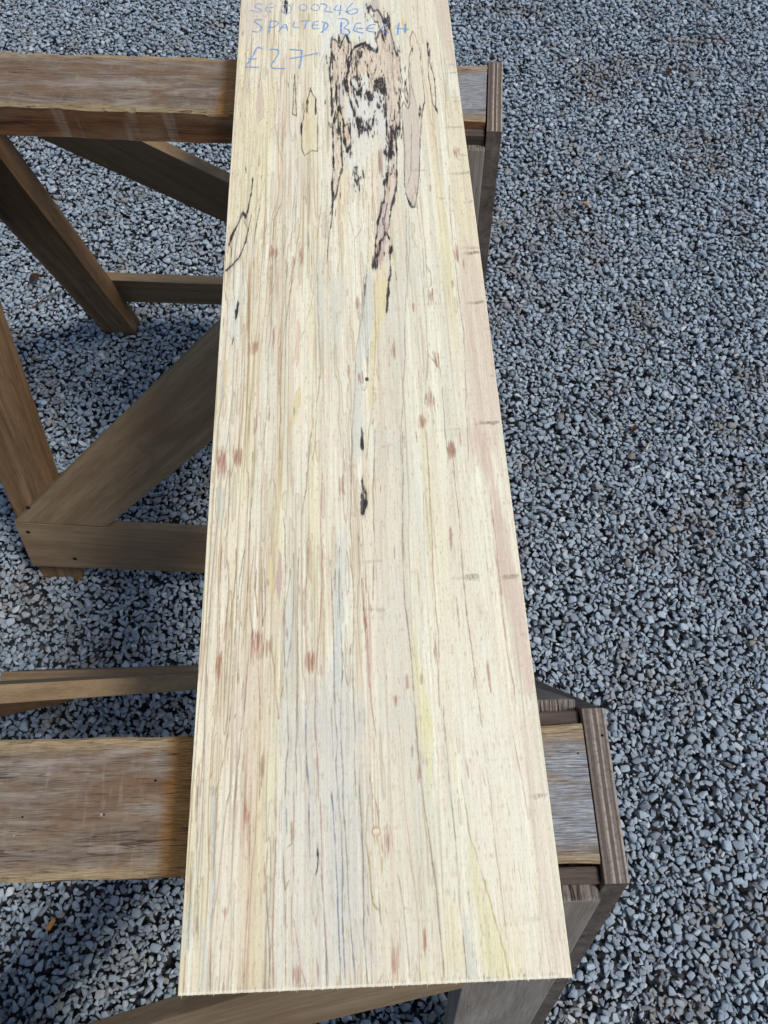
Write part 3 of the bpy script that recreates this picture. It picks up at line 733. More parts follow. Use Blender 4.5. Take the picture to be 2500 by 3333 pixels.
# ------------------------------------------------------------------ ground and gravel
def soil():
    nt = NT('dark_grit_between_stones')
    oc = nt.coord()
    n = nt.noise(nt.mapping(oc, (60, 60, 60)), 1.0, 4, 0.6)
    v = nt.n('ShaderNodeTexVoronoi')
    nt.put(v.inputs['Vector'], oc); v.inputs['Scale'].default_value = 75
    c = nt.ramp(nt.math('MULTIPLY', v.outputs['Distance'], 1.3), [(0.0, srgb(92, 100, 112)), (0.45, srgb(72, 78, 86)), (0.7, srgb(34, 35, 38))])
    c = nt.mix(nt.ramp(n, [(0.35, 0.0), (0.7, 0.5)]), c, srgb(60, 58, 56))
    nt.bump(nt.math('MULTIPLY', v.outputs['Distance'], -1.0), 0.8, 0.006)
    return nt.fin(c, 0.9, 0.2)
me = bpy.data.meshes.new('ground')
g = 60.0
me.from_pydata([(-g, -g, 0), (g, -g, 0), (g, g, 0), (-g, g, 0)], [], [(0, 1, 2, 3)])
ground = link('ground', me, None, soil())
ground.location.z = -0.022
tag(ground, kind='structure')

def stone_material():
    nt = NT('slate_grey_gravel')
    at = nt.n('ShaderNodeAttribute', attribute_type='INSTANCER', attribute_name='tint').outputs['Fac']
    at2 = nt.n('ShaderNodeAttribute', attribute_type='INSTANCER', attribute_name='warm').outputs['Fac']
    oc = nt.coord()
    c = nt.ramp(at, [(0.0, srgb(108, 119, 127)), (0.35, srgb(146, 160, 170)), (0.75, srgb(172, 186, 195)), (0.93, srgb(198, 207, 210)), (1.0, srgb(222, 222, 216))])
    c = nt.mix(at2, c, srgb(132, 118, 98))
    n = nt.noise(nt.mapping(oc, (2.2, 2.2, 2.2)), 1.0, 4, 0.6)
    c = nt.mix(nt.ramp(n, [(0.35, 0.0), (0.7, 0.45)]), c, srgb(112, 118, 127))
    nt.bump(nt.noise(nt.mapping(oc, (7, 7, 7)), 1.0, 4, 0.6), 0.35, 0.02)
    return nt.fin(c, 0.62, 0.35)
stone_mat = stone_material()

stones = bpy.data.collections.new('stone_shapes')     # source shapes, not in the scene
NPROTO = 26
for k in range(NPROTO):
    r = np.random.default_rng(100 + k)
    n = int(r.integers(13, 20))
    p = r.normal(size=(n, 3))
    p /= np.linalg.norm(p, axis=1)[:, None]
    e = 0.55
    p = np.sign(p) * np.abs(p) ** e                   # squarer than a ball
    p /= np.abs(p).max(axis=0)
    p *= 1 - 0.22 * r.random((n, 1))
    sk = (r.random() - 0.5) * 0.7
    p[:, 0] += sk * p[:, 1]
    p[:, 1] *= 1 - 0.45 * r.random() * p[:, 0]        # wedge
    p /= np.abs(p).max(axis=0)
    bm = bmesh.new()
    for q in p: bm.verts.new(q)
    res = bmesh.ops.convex_hull(bm, input=bm.verts)
    for v in [v for v in bm.verts if not v.link_faces]: bm.verts.remove(v)
    bmesh.ops.dissolve_limit(bm, angle_limit=math.radians(14), verts=bm.verts, edges=bm.edges)
    bmesh.ops.bevel(bm, geom=list(bm.edges), offset=0.10, segments=1, affect='EDGES')
    bmesh.ops.recalc_face_normals(bm, faces=bm.faces)
    me = bpy.data.meshes.new('stone')
    bm.to_mesh(me); bm.free()
    for pl in me.polygons: pl.use_smooth = True
    me.materials.append(stone_mat)
    o = bpy.data.objects.new('stone_shape', me)
    stones.objects.link(o)

# drop the stones one by one onto a height field
GX0, GX1, GY0, GY1 = -1.65, 1.75, -0.70, 3.10
CS = 0.0016
nx, ny = int((GX1 - GX0) / CS), int((GY1 - GY0) / CS)

def smooth_noise(shape, cell, seed):
    r = np.random.default_rng(seed)
    gx, gy = int(shape[0] / cell) + 3, int(shape[1] / cell) + 3
    a = r.random((gx, gy))
    xs = np.arange(shape[0]) / cell; ys = np.arange(shape[1]) / cell
    xi = xs.astype(int); yi = ys.astype(int)
    fx = xs - xi; fy = ys - yi
    fx = fx * fx * (3 - 2 * fx); fy = fy * fy * (3 - 2 * fy)
    A = a[np.ix_(xi, yi)]; B = a[np.ix_(xi + 1, yi)]; C = a[np.ix_(xi, yi + 1)]; D = a[np.ix_(xi + 1, yi + 1)]
    return (A * (1 - fx)[:, None] + B * fx[:, None]) * (1 - fy)[None] + (C * (1 - fx)[:, None] + D * fx[:, None]) * fy[None]

relief = (smooth_noise((nx, ny), 0.22 / CS, 1) * 0.016 + smooth_noise((nx, ny), 0.09 / CS, 2) * 0.008)
relief -= relief.mean()
H = (relief - 0.018).astype(np.float32)
KINDS = []
for sz in (0.0028, 0.0046, 0.0059, 0.0072, 0.0093):       # half lengths
    for asp in (0.42, 0.60, 0.80):
        for yaw in range(12):
            a = sz; b = sz * asp; th = math.pi * (yaw + 0.37) / 12
            m = int(a / CS) + 1
            ii = np.arange(-m, m + 1) * CS
            X, Y = np.meshgrid(ii, ii, indexing='ij')
            u = (X * math.cos(th) + Y * math.sin(th)) / a
            v = (-X * math.sin(th) + Y * math.cos(th)) / b
            rr2 = u * u + v * v
            inside = rr2 < 1.0
            hgt = np.sqrt(np.clip(1 - rr2 ** 1.6, 0, 1)).astype(np.float32)
            KINDS.append((a, b, th, m, inside, hgt))
NK = len(KINDS)
NST = 205000
kidx = (np.array([0, 1, 2, 3, 4])[rng.choice(5, NST, p=[0.24, 0.27, 0.26, 0.17, 0.06])] * 36 + rng.integers(0, 36, NST))
cfrac = rng.uniform(0.38, 0.62, NST)
px = rng.integers(8, nx - 9, (NST, 3)); py = rng.integers(8, ny - 9, (NST, 3))
big = np.float32(1e3)
pos = np.zeros((NST, 3)); rot = np.zeros((NST, 3)); scl = np.zeros((NST, 3))
for i in range(NST):
    a, b, th, m, inside, hgt = KINDS[kidx[i]]
    c = cfrac[i] * b * 1.35
    best = None
    for j in (0, 1, 2):
        x0 = px[i, j]; y0 = py[i, j]
        patch = H[x0 - m:x0 + m + 1, y0 - m:y0 + m + 1]
        z = float(np.where(inside, patch + c * hgt, -big).max())
        if best is None or z - relief[x0, y0] < best[0]:
            best = (z - relief[x0, y0], z, x0, y0)
    _, z, x0, y0 = best
    z -= 0.22 * c                                     # settle a little into the gaps
    patch = H[x0 - m:x0 + m + 1, y0 - m:y0 + m + 1]
    np.copyto(patch, np.maximum(patch, z + c * hgt * 0.92), where=inside)
    e = min(3, m)
    sx = float(H[min(nx - 1, x0 + m + 1), y0] - H[x0 - m - 1, y0]) / (2 * (m + 1) * CS)
    sy = float(H[x0, min(ny - 1, y0 + m + 1)] - H[x0, y0 - m - 1]) / (2 * (m + 1) * CS)
    nrm = Vector((-max(-0.7, min(0.7, sx)) * 0.6, -max(-0.7, min(0.7, sy)) * 0.6, 1.0)).normalized()
    pos[i] = (GX0 + x0 * CS, GY0 + y0 * CS, z)
    scl[i] = (a * 1.10, b * 1.10, c * 1.05)
    rot[i] = (nrm.x, nrm.y, th)
level = float(np.median(H))
pos[:, 2] -= level
# euler from tilt + yaw
ex = -np.arcsin(np.clip(rot[:, 1], -1, 1)) + rng.normal(0, 0.16, NST)
ey = np.arcsin(np.clip(rot[:, 0], -1, 1)) + rng.normal(0, 0.16, NST)
eul = np.stack([ex, ey, rot[:, 2]], 1)
keep = pos[:, 2] > -0.024
# no stones inside the feet is needed: legs simply stand among them
pos, eul, scl = pos[keep], eul[keep], scl[keep]
n = len(pos)
warmn = smooth_noise((nx, ny), 0.10 / CS, 5) * 0.6 + smooth_noise((nx, ny), 0.035 / CS, 6) * 0.4
wi = warmn[((pos[:, 0] - GX0) / CS).astype(int).clip(0, nx - 1), ((pos[:, 1] - GY0) / CS).astype(int).clip(0, ny - 1)]
warm = np.clip((wi - 0.57) * 3.6, 0, 0.75) * rng.random(n) + (rng.random(n) > 0.975) * 0.6 + rng.random(n) * 0.12
tint = np.clip(rng.beta(2.2, 2.2, n), 0, 1)
me = bpy.data.meshes.new('gravel')
me.vertices.add(n)
me.vertices.foreach_set('co', pos.astype(np.float32).ravel())
for nm, typ, arr, key in (('rot', 'FLOAT_VECTOR', eul, 'vector'), ('scl', 'FLOAT_VECTOR', scl, 'vector'),
                          ('tint', 'FLOAT', tint, 'value'), ('warm', 'FLOAT', warm, 'value')):
    at = me.attributes.new(nm, typ, 'POINT')
    at.data.foreach_set(key, arr.astype(np.float32).ravel())
at = me.attributes.new('kind_index', 'INT', 'POINT')
at.data.foreach_set('value', rng.integers(0, NPROTO, n).astype(np.int32))
me.update()
gravel = link('gravel', me, None, stone_mat)
tag(gravel, 'blue grey slate chippings covering the ground under the trestles', 'gravel', kind='stuff')
ng = bpy.data.node_groups.new('gravel_stones', 'GeometryNodeTree')
ng.interface.new_socket('Geometry', in_out='INPUT', socket_type='NodeSocketGeometry')
ng.interface.new_socket('Geometry', in_out='OUTPUT', socket_type='NodeSocketGeometry')
gi = ng.nodes.new('NodeGroupInput'); go = ng.nodes.new('NodeGroupOutput')
ci = ng.nodes.new('GeometryNodeCollectionInfo')
ci.inputs['Collection'].default_value = stones
ci.inputs['Separate Children'].default_value = True
ci.inputs['Reset Children'].default_value = True
iop = ng.nodes.new('GeometryNodeInstanceOnPoints')
iop.inputs['Pick Instance'].default_value = True
def named(nm, typ):
    a = ng.nodes.new('GeometryNodeInputNamedAttribute')
    a.data_type = typ
    a.inputs['Name'].default_value = nm
    return [o for o in a.outputs if o.enabled][0]
e2r = ng.nodes.new('FunctionNodeEulerToRotation')
ng.links.new(gi.outputs[0], iop.inputs['Points'])
ng.links.new(ci.outputs[0], iop.inputs['Instance'])
ng.links.new(named('kind_index', 'INT'), iop.inputs['Instance Index'])
ng.links.new(named('rot', 'FLOAT_VECTOR'), e2r.inputs[0])
ng.links.new(e2r.outputs[0], iop.inputs['Rotation'])
ng.links.new(named('scl', 'FLOAT_VECTOR'), iop.inputs['Scale'])
ng.links.new(iop.outputs[0], go.inputs[0])
md = gravel.modifiers.new('stones', 'NODES')
md.node_group = ng
# ------------------------------------------------------------------ wood materials
M = {}
M['beam_side'] = timber('red_brown_beam_side', srgb(62, 37, 22), srgb(120, 77, 47), srgb(148, 104, 68), srgb(150, 122, 92), stain_amt=0.6, drips=srgb(168, 150, 128))
M['board'] = timber('old_planed_board', srgb(108, 90, 68), srgb(136, 115, 87), srgb(152, 131, 103), srgb(118, 92, 66), grain=0.4, stain_amt=0.6, crack=0.15)
M['leg'] = timber('brown_leg', srgb(80, 59, 40), srgb(122, 94, 65), srgb(148, 119, 87), srgb(102, 74, 48), grain=0.8, stain_amt=0.5)
M['grey_leg'] = timber('grey_weathered_leg', srgb(94, 88, 81), srgb(130, 123, 114), srgb(150, 144, 136), srgb(118, 106, 91), grain=0.6)
M['spacer'] = timber('dark_spacer', srgb(46, 40, 36), srgb(84, 74, 66), srgb(112, 100, 90), srgb(62, 50, 40), grain=0.8)

def beam_top():
    """top of a trestle beam: scuffed grey brown, rubbed pale arrises, warm shadow tint painted in beside the board, grey at the end"""
    nt = NT('weathered_beam_top')
    oc = nt.coord()
    v = rand_off(nt, oc)
    fine = nt.noise(nt.mapping(v, (60, 1050, 1050)), 1.0, 5, 0.72, 0.35)
    med = nt.noise(nt.mapping(v, (12, 130, 130)), 1.0, 5, 0.65, 0.6)
    blotch = nt.noise(nt.mapping(v, (11, 26, 26)), 1.0, 4, 0.65, 1.2)
    cross = nt.noise(nt.mapping(v, (220, 40, 40)), 1.0, 3, 0.6, 0.3)
    c = nt.ramp(nt.math('ADD', nt.math('MULTIPLY', fine, 0.5), nt.math('MULTIPLY', med, 0.5)),
                [(0.33, srgb(66, 53, 42)), (0.49, srgb(116, 101, 84)), (0.64, srgb(148, 134, 114))])
    c = nt.mix(nt.ramp(blotch, [(0.44, 0.0), (0.62, 0.6)]), c, srgb(112, 78, 48))
    c = nt.mix(nt.ramp(nt.noise(nt.mapping(v, (9, 55, 55), (3, 1, 7)), 1.0, 4, 0.6, 0.8), [(0.52, 0.0), (0.70, 0.6)]), c, srgb(166, 158, 146))
    c = nt.mix(nt.ramp(cross, [(0.56, 0.0), (0.74, 0.22)]), c, srgb(170, 160, 146))
    x, y, z = nt.sep(oc)
    wob = nt.math('MULTIPLY', nt.math('SUBTRACT', nt.noise(nt.mapping(v, (20, 80, 80)), 1.0, 4, 0.65), 0.5), 0.014)
    ed = nt.math('ADD', nt.math('ABSOLUTE', nt.math('ADD', y, 0.0014)), wob)
    f = nt.ramp(nt.math('DIVIDE', nt.math('SUBTRACT', ed, 0.0385), 0.008, True), [(0.0, 0.0), (1.0, 0.75)])
    ec = nt.ramp(fine, [(0.30, srgb(116, 92, 62)), (0.5, srgb(158, 136, 98)), (0.66, srgb(182, 164, 128))])
    c = nt.mix(f, c, ec)
    # honey brown painted in for the warm tone of the board's shadow
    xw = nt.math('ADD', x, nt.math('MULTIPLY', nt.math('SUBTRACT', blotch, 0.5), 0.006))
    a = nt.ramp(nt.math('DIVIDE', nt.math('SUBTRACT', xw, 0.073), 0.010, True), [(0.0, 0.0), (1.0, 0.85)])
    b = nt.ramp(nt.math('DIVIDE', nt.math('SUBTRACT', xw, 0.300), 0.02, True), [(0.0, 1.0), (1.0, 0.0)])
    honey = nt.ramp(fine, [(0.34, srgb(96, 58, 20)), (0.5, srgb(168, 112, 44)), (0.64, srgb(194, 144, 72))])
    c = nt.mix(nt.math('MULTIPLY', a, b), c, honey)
    # silver grey bloom on the exposed end
    g = nt.ramp(nt.math('DIVIDE', nt.math('SUBTRACT', xw, 0.300), 0.03, True), [(0.0, 0.0), (1.0, 1.0)])
    gn = nt.ramp(nt.noise(nt.mapping(v, (30, 60, 60), (9, 2, 1)), 1.0, 4, 0.65, 0.6), [(0.32, 0.3), (0.52, 0.95)])
    inner = nt.ramp(nt.math('DIVIDE', nt.math('SUBTRACT', ed, 0.030), 0.010, True), [(0.0, 1.0), (1.0, 0.15)])
    grey = nt.ramp(fine, [(0.34, srgb(84, 86, 90)), (0.5, srgb(128, 133, 138)), (0.64, srgb(164, 170, 174))])
    c = nt.mix(nt.math('MULTIPLY', nt.math('MULTIPLY', g, gn), inner), c, grey)
    c = cracks(nt, v, c, 0.85)
    # short dark checks
    pores = nt.noise(nt.mapping(v, (60, 900, 900)), 1.0, 2, 0.5)
    c = nt.mix(nt.ramp(pores, [(0.60, 0.0), (0.68, 0.6)]), c, srgb(60, 48, 38))
    nt.bump(nt.math('ADD', fine, nt.math('MULTIPLY', pores, -0.6)), 0.5, 0.0012)
    return nt.fin(c, 0.72, 0.3)
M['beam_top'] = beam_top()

def ply_mat(name, D, L_, Mi):
    nt = NT(name)
    oc = nt.coord()
    x = nt.sep(oc)[2]
    wob = nt.math('MULTIPLY', nt.noise(nt.mapping(oc, (25, 25, 25)), 1.0, 2, 0.5), 0.0012)
    # local Z runs through the sheet: 7 veneers
    t = nt.math('MULTIPLY', nt.math('ADD', nt.math('ADD', x, 0.0176), wob), 1.0 / 0.0176, True)
    c = nt.ramp(t, [(0.0, Mi), (0.13, D), (0.30, Mi), (0.38, L_), (0.47, D), (0.63, L_), (0.70, Mi), (0.84, D), (0.93, L_)], 'CONSTANT')
    n1 = nt.noise(nt.mapping(oc, (300, 300, 300)), 1.0, 4, 0.65)
    n2 = nt.noise(nt.mapping(oc, (18, 18, 60)), 1.0, 3, 0.6)
    c = nt.mix(nt.ramp(n2, [(0.42, 0.0), (0.66, 0.6)]), c, srgb(98, 86, 76))
    c = nt.mix(nt.ramp(n1, [(0.46, 0.0), (0.66, 0.5)]), c, srgb(72, 60, 52))
    nt.bump(n1, 0.4, 0.001)
    return nt.fin(c, 0.85, 0.2)
M['ply'] = ply_mat('plywood_edge', srgb(88, 77, 68), srgb(166, 156, 142), srgb(112, 100, 89))
M['ply_worn'] = ply_mat('worn_plywood_edge', srgb(94, 86, 79), srgb(158, 148, 136), srgb(122, 113, 104))
M['ply_dark'] = timber('dark_plywood_flank', srgb(56, 50, 46), srgb(90, 82, 75), srgb(116, 106, 97), srgb(74, 64, 55), grain=1.2, stain_amt=0.6)

def flat(name, c, rough=0.6, spec=0.3, metal=0.0):
    nt = NT(name)
    n1 = nt.noise(nt.mapping(nt.coord(), (220, 220, 220)), 1.0, 3, 0.6)
    col = nt.mix(nt.ramp(n1, [(0.35, 0.0), (0.65, 0.6)]), c, tuple(k * 0.55 for k in c[:3]) + (1,))
    nt.b.inputs['Metallic'].default_value = metal
    return nt.fin(col, rough, spec)
M['rust'] = flat('rusty_screw', srgb(58, 42, 32), 0.6, 0.4, 0.3)
M['hole'] = flat('dark_hole', srgb(22, 16, 12), 0.9, 0.1)
M['zinc'] = flat('dull_zinc', srgb(168, 176, 180), 0.45, 0.5, 0.5)

def end_grain():
    nt = NT('weathered_end_grain')
    v = rand_off(nt, nt.coord())
    st = nt.noise(nt.mapping(v, (1, 520, 30)), 1.0, 4, 0.6, 0.2)
    n2 = nt.noise(nt.mapping(v, (300, 300, 300)), 1.0, 3, 0.6)
    c = nt.ramp(st, [(0.40, srgb(48, 42, 38)), (0.50, srgb(112, 105, 98)), (0.62, srgb(140, 133, 126))])
    c = nt.mix(nt.ramp(n2, [(0.45, 0.0), (0.7, 0.4)]), c, srgb(78, 68, 60))
    nt.bump(st, 0.6, 0.0015)
    return nt.fin(c, 0.85, 0.2)
M['end_grain'] = end_grain()

# ------------------------------------------------------------------ trestles
def T(x, y, z):              # survey units in the trestle frame -> metres
    return Vector((x * U, y * U, (z + 2.67) * U))

def leg_y(z, off=0.0):       # outer plane of the splayed legs
    return 0.130 + off + 0.3136 * (-1.13 - z)

def board(name, outline, thick, xdir, outn, parent, mat, bevel=0.0012, mats=None):
    """outline: 3D points of the outer face (metres, trestle frame); extruded by thick against outn"""
    o0 = sum(outline, Vector()) / len(outline)
    X = xdir.normalized(); Z = outn.normalized(); Y = Z.cross(X).normalized(); X = Y.cross(Z).normalized()
    rot = Matrix((X, Y, Z)).transposed()
    f = [rot.transposed() @ (p - o0) for p in outline]
    b = [Vector((p.x, p.y, p.z - thick)) for p in f]
    me = poly_prism(f, b, name)
    finish(me, bevel)
    return link(name, me, parent, mats or mat, Matrix.Translation(o0) @ rot.to_4x4())

def face_pts(s, xz, off=0.0):
    return [T(x, s * leg_y(z, off), z) for x, z in xz]

FN = lambda s: Vector((0, s * 1.0, 0.3136))        # outward normal of a splayed frame

def dot(name, x, z, s, off, r, parent, mat, depth=0.0012):
    me = bpy.data.meshes.new(name)
    bm = bmesh.new()
    bmesh.ops.create_cone(bm, cap_ends=True, segments=12, radius1=r, radius2=r * 0.75, depth=depth)
    bm.to_mesh(me); bm.free()
    n = FN(s).normalized()
    q = n.to_track_quat('Z', 'Y').to_matrix().to_4x4()
    p = T(x, s * leg_y(z, off), z) + n * (depth * 0.25)
    return link(name, me, parent, mat, Matrix.Translation(p) @ q)

def rough_beam(x0, x1, hw, z1, z0, name='beam'):
    """beam whose long arrises are chipped and uneven"""
    n = 230
    vs_, fs = [], []
    L = x1 - x0
    def wobble(seed, amp, rag):
        r = np.random.default_rng(seed)
        t = np.linspace(0, 1, n + 1)
        a = sum(np.sin(2 * np.pi * (f * t + r.random())) * amp / (1 + 0.25 * k) for k, f in enumerate((1.3, 3.1, 6.7, 13.0)))
        chips = np.zeros(n + 1)
        for _ in range(26):
            c = r.integers(0, n); w = r.integers(1, 7); d = r.random() ** 2 * rag
            lo, hi = max(0, c - w), min(n + 1, c + w)
            chips[lo:hi] = np.maximum(chips[lo:hi], d)
        return a, chips
    wf, cf = wobble(3, 0.0006, 0.0030)
    wb, cb = wobble(5, 0.0005, 0.0022)
    for i in range(n + 1):
        x = x0 + L * i / n - (x0 + x1) / 2
        bf = 0.0022 + cf[i]; bb = 0.0018 + cb[i]; b = 0.002
        yf = -hw + wf[i]; yb = hw + wb[i]
        zt = z1 + 0.0003 * math.sin(i * 0.31)
        ring = [(yf, zt - bf * 1.1), (yf + bf, zt), (yb - bb, zt), (yb, zt - bb), (yb, z0 + b), (yb - b, z0), (yf + b, z0), (yf, z0 + b)]
        for y, z in ring:
            vs_.append((x, y, z - z1))
    for i in range(n):
        for k in range(8):
            a = i * 8 + k; b2 = i * 8 + (k + 1) % 8
            fs.append((a, b2, b2 + 8, a + 8))
    fs.append(tuple(reversed(range(8)))); fs.append(tuple(range(n * 8, n * 8 + 8)))
    me = bpy.data.meshes.new(name)
    me.from_pydata(vs_, [], fs)
    bm = bmesh.new(); bm.from_mesh(me)
    bmesh.ops.recalc_face_normals(bm, faces=bm.faces)
    bm.to_mesh(me); bm.free()
    return me

def make_trestle(name, label):
    t = bpy.data.objects.new(name, None)
    COL.objects.link(t)
    tag(t, label, 'trestle', 'wooden trestles under the board')
    # top beam
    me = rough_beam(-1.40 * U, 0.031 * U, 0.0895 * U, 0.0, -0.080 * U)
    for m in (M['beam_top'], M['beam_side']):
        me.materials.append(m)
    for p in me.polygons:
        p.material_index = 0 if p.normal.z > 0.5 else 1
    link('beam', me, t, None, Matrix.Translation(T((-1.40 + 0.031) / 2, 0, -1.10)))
    for s in (-1, 1):
        # spacer blocks and legs
        for (lt, lb, w, right_end) in (((-1.20, -1.305, 0.150, False) if s < 0 else (-1.225, -1.352, 0.140, False)), (0.034, 0.036, 0.158, True)):
            zt, zb = -1.135, -2.69
            if right_end:
                xz = [(lt - w, zt), (lt, zt), (lb, zb), (lb - w - 0.012, zb)]
            else:
                xz = [(lt - w - 0.03, zt), (lt, zt), (lb, zb), (lb - w, zb)]
            out = face_pts(s, xz)
            d = (out[3] - out[0])
            lg = board('leg', out, 0.080 * U, d, FN(s), t, [M['grey_leg'] if right_end else M['leg'], M['end_grain']], 0.002)
            for p in lg.data.polygons:
                p.material_index = 1 if abs(p.normal.x) > 0.7 else 0
            xe = (-0.19, 0.0315) if right_end else (-1.42, -1.16)
            sp = [T(xe[0], s * 0.112, -1.118), T(xe[1], s * 0.112, -1.118), T(xe[1], s * 0.112, -1.19), T(xe[0], s * 0.112, -1.19)]
            board('spacer', sp, 0.0215 * U, Vector((1, 0, 0)), Vector((0, s, 0)), t, M['spacer'], 0.0018)
        # stretcher: left end follows the leg
        z0, z1 = (-2.333, -2.555) if s < 0 else (-2.290, -2.490)
        xz = [(-1.428, z0), (0.036, z0 + 0.02), (0.036, z1 + 0.05), (-1.443 if s < 0 else -1.45, z1)]
        board('stretcher', face_pts(s, xz, 0.036), 0.034 * U, Vector((1, 0, 0)), FN(s), t, M['board'], 0.001)
        # diagonal brace
        if s < 0:
            xz = [(-1.424, z0 + 0.004), (-1.105, z0 + 0.009), (-0.135, -1.42), (-0.135, -1.14), (-0.17, -1.14)]
        else:
            xz = [(-1.235, -1.36), (-1.20, -1.14), (-1.19, -1.135), (0.022, z0 + 0.026), (-0.295, z0 + 0.022)]
        xz = [p for p in xz]
        out = face_pts(s, xz, 0.036)
        board('brace', out, 0.034 * U, (out[1] - out[-1]) if s > 0 else (out[2] - out[1]), FN(s), t, M['board'], 0.001)
        # screws
        pts = [(-1.352, -2.255), (-1.395, -2.375), (-1.27, -2.50), (-0.03, -2.39), (-0.09, -2.47)] if s < 0 else [(-1.38, -2.35), (-0.06, -2.38)]
        for x, z in pts:
            dot('screw', x, z, s, 0.036, 0.0048, t, M['rust'])
            dot('screw_recess', x + 0.001, z, s, 0.036, 0.0032, t, M['hole'], 0.002)
    # plywood end plates
    for x0 in (0.0345, -1.475):
        top, bot = -1.106, -2.03
        yb = 0.118 + 0.31 * (-1.13 - bot)
        pr = [(-0.112, top), (0.112, top), (0.118, -1.13), (yb, bot + 0.03), (yb - 0.03, bot), (-yb + 0.03, bot), (-yb, bot + 0.03), (-0.118, -1.13)]
        if x0 < -1:
            pr = [(y, max(z, -1.75)) if z < -1.75 else (y, z) for y, z in pr[:3]] + [(0.118 + 0.31 * 0.62, -1.75), (-(0.118 + 0.31 * 0.62), -1.75), (-0.118, -1.13)]
        out = [T(x0 + 0.032, y, z) for y, z in pr]
        ep = board('end_plate', out, 0.032 * U, Vector((0, 1, 0)), Vector((1, 0, 0)), t, [M['ply'], M['ply_dark']], 0.0008)
        for p in ep.data.polygons:
            p.material_index = 0 if p.normal.y > 0.8 else 1
    return t

t1 = make_trestle('trestle', 'brown wooden trestle standing farther off, its beam under the handwritten end of the board')
t1.location = (0.23 * U, 1.5175 * U, 0.0)
t1.rotation_euler = (0, 0, math.radians(-6.7))
t2 = bpy.data.objects.new('trestle', None)
COL.objects.link(t2)
for k in t1.keys():
    t2[k] = t1[k]
t2['label'] = 'weathered wooden trestle nearest the viewer, wide scuffed beam under the clean end of the board'
for ch in list(t1.children):
    c = ch.copy()
    COL.objects.link(c)
    c.parent = t2
    if c.name.startswith('end_plate'):
        c.data = c.data.copy()
        c.data.materials[0] = M['ply_worn']
t2.location = (0.23 * U, 0.0975 * U, 0.0)
t2.rotation_euler = (0, 0, math.radians(-1.0))

# the nearer trestle's rear frame stands a little more upright
piv = Matrix.Translation(Vector((0, 0.13 * U, 1.54 * U)))
turn = piv @ Matrix.Rotation(math.radians(-1.4), 4, 'X') @ piv.inverted()
for c in t2.children:
    if c.name.split('.')[0] in ('leg', 'stretcher', 'brace', 'screw', 'screw_recess') and c.matrix_basis.translation.y > 0:
        c.matrix_basis = turn @ c.matrix_basis
# ------------------------------------------------------------------ the spalted board
BW, BL, BT = 242.6, 1120.0, 55.0          # millimetres
NW, NL = 650, 1180
ds, dt = BW / NW, BL / NL
S = (np.arange(NW + 1) * ds)[None, :] + np.zeros((NL + 1, 1))
Tt = (np.arange(NL + 1) * dt)[:, None] + np.zeros((1, NW + 1))

def nz2(cell_s, cell_t, seed):
    """smooth value noise over the board, cell sizes in millimetres, -1..1"""
    r = np.random.default_rng(seed)
    gs, gt = int(BW / cell_s) + 3, int(BL / cell_t) + 3
    a = r.random((gt, gs)) * 2 - 1
    u = S[0] / cell_s; v = Tt[:, 0] / cell_t
    ui = u.astype(int); vi = v.astype(int)
    fu = u - ui; fv = v - vi
    fu = fu * fu * (3 - 2 * fu); fv = fv * fv * (3 - 2 * fv)
    A = a[np.ix_(vi, ui)]; B = a[np.ix_(vi, ui + 1)]; C = a[np.ix_(vi + 1, ui)]; D = a[np.ix_(vi + 1, ui + 1)]
    return (A * (1 - fu)[None] + B * fu[None]) * (1 - fv)[:, None] + (C * (1 - fu)[None] + D * fu[None]) * fv[:, None]

def fbm(cs, ct, seed, octaves=3):
    return sum(nz2(cs / 2 ** k, ct / 2 ** k, seed + k) * 0.55 ** k for k in range(octaves))

img = np.zeros((NL + 1, NW + 1, 3))
img[:] = (242, 234, 210)
def blend(mask, col):
    global img
    m = np.clip(mask, 0, 1)[..., None]
    img = img * (1 - m) + np.array(col, float) * m

# slow streaks of tone along the grain
g1 = fbm(9, 260, 21); g2 = fbm(5, 140, 31); g3 = fbm(14, 300, 41); g4 = fbm(1.6, 60, 51, 2)
blend(np.clip(g1, 0, 1) * 0.45, (230, 208, 178))
blend(np.clip(-g1, 0, 1) * 0.45, (244, 238, 218))
blend(np.clip(g2 - 0.15, 0, 1) * 0.5, (216, 208, 188))
blend(np.clip(g3 - 0.35, 0, 1) * 0.7, (236, 222, 172))
g5 = fbm(3.2, 240, 55, 3)
blend(np.clip(g5 - 0.1, 0, 1) * 0.42 * np.clip(1.3 - S / 190.0, 0.3, 1), (212, 198, 172))
blend(np.clip(-g5 - 0.2, 0, 1) * 0.45, (247, 240, 222))
g6 = fbm(2.4, 150, 58, 2)
wr = np.clip(1.3 - S / 180.0, 0.25, 1)
blend(np.clip(g6 - 0.45, 0, 1) * 0.55 * wr, (206, 176, 150))
wl = np.clip(1.15 - S / 170.0, 0.15, 1)
g7 = fbm(1.7, 95, 57, 3) + 0.3 * nz2(6, 60, 59)
blend(np.clip(g7 - 0.38, 0, 1) * 1.0 * wl, (176, 148, 112))
g8 = fbm(2.0, 70, 63, 2)
blend(np.clip(g8 - 0.62, 0, 1) * 0.9 * wl, (182, 132, 108))
img += (g4 * 8.0)[..., None]

def inside(poly, s, t):
    p = np.asarray(poly, float).reshape(-1, 2)
    x0, y0 = p[:, 0], p[:, 1]
    x1, y1 = np.roll(x0, -1), np.roll(y0, -1)
    res = np.zeros(s.shape, bool)
    for a, b, c, d in zip(x0, y0, x1, y1):
        if b == d: continue
        cond = ((b > t) != (d > t)) & (s < (c - a) * (t - b) / (d - b) + a)
        res ^= cond
    return res

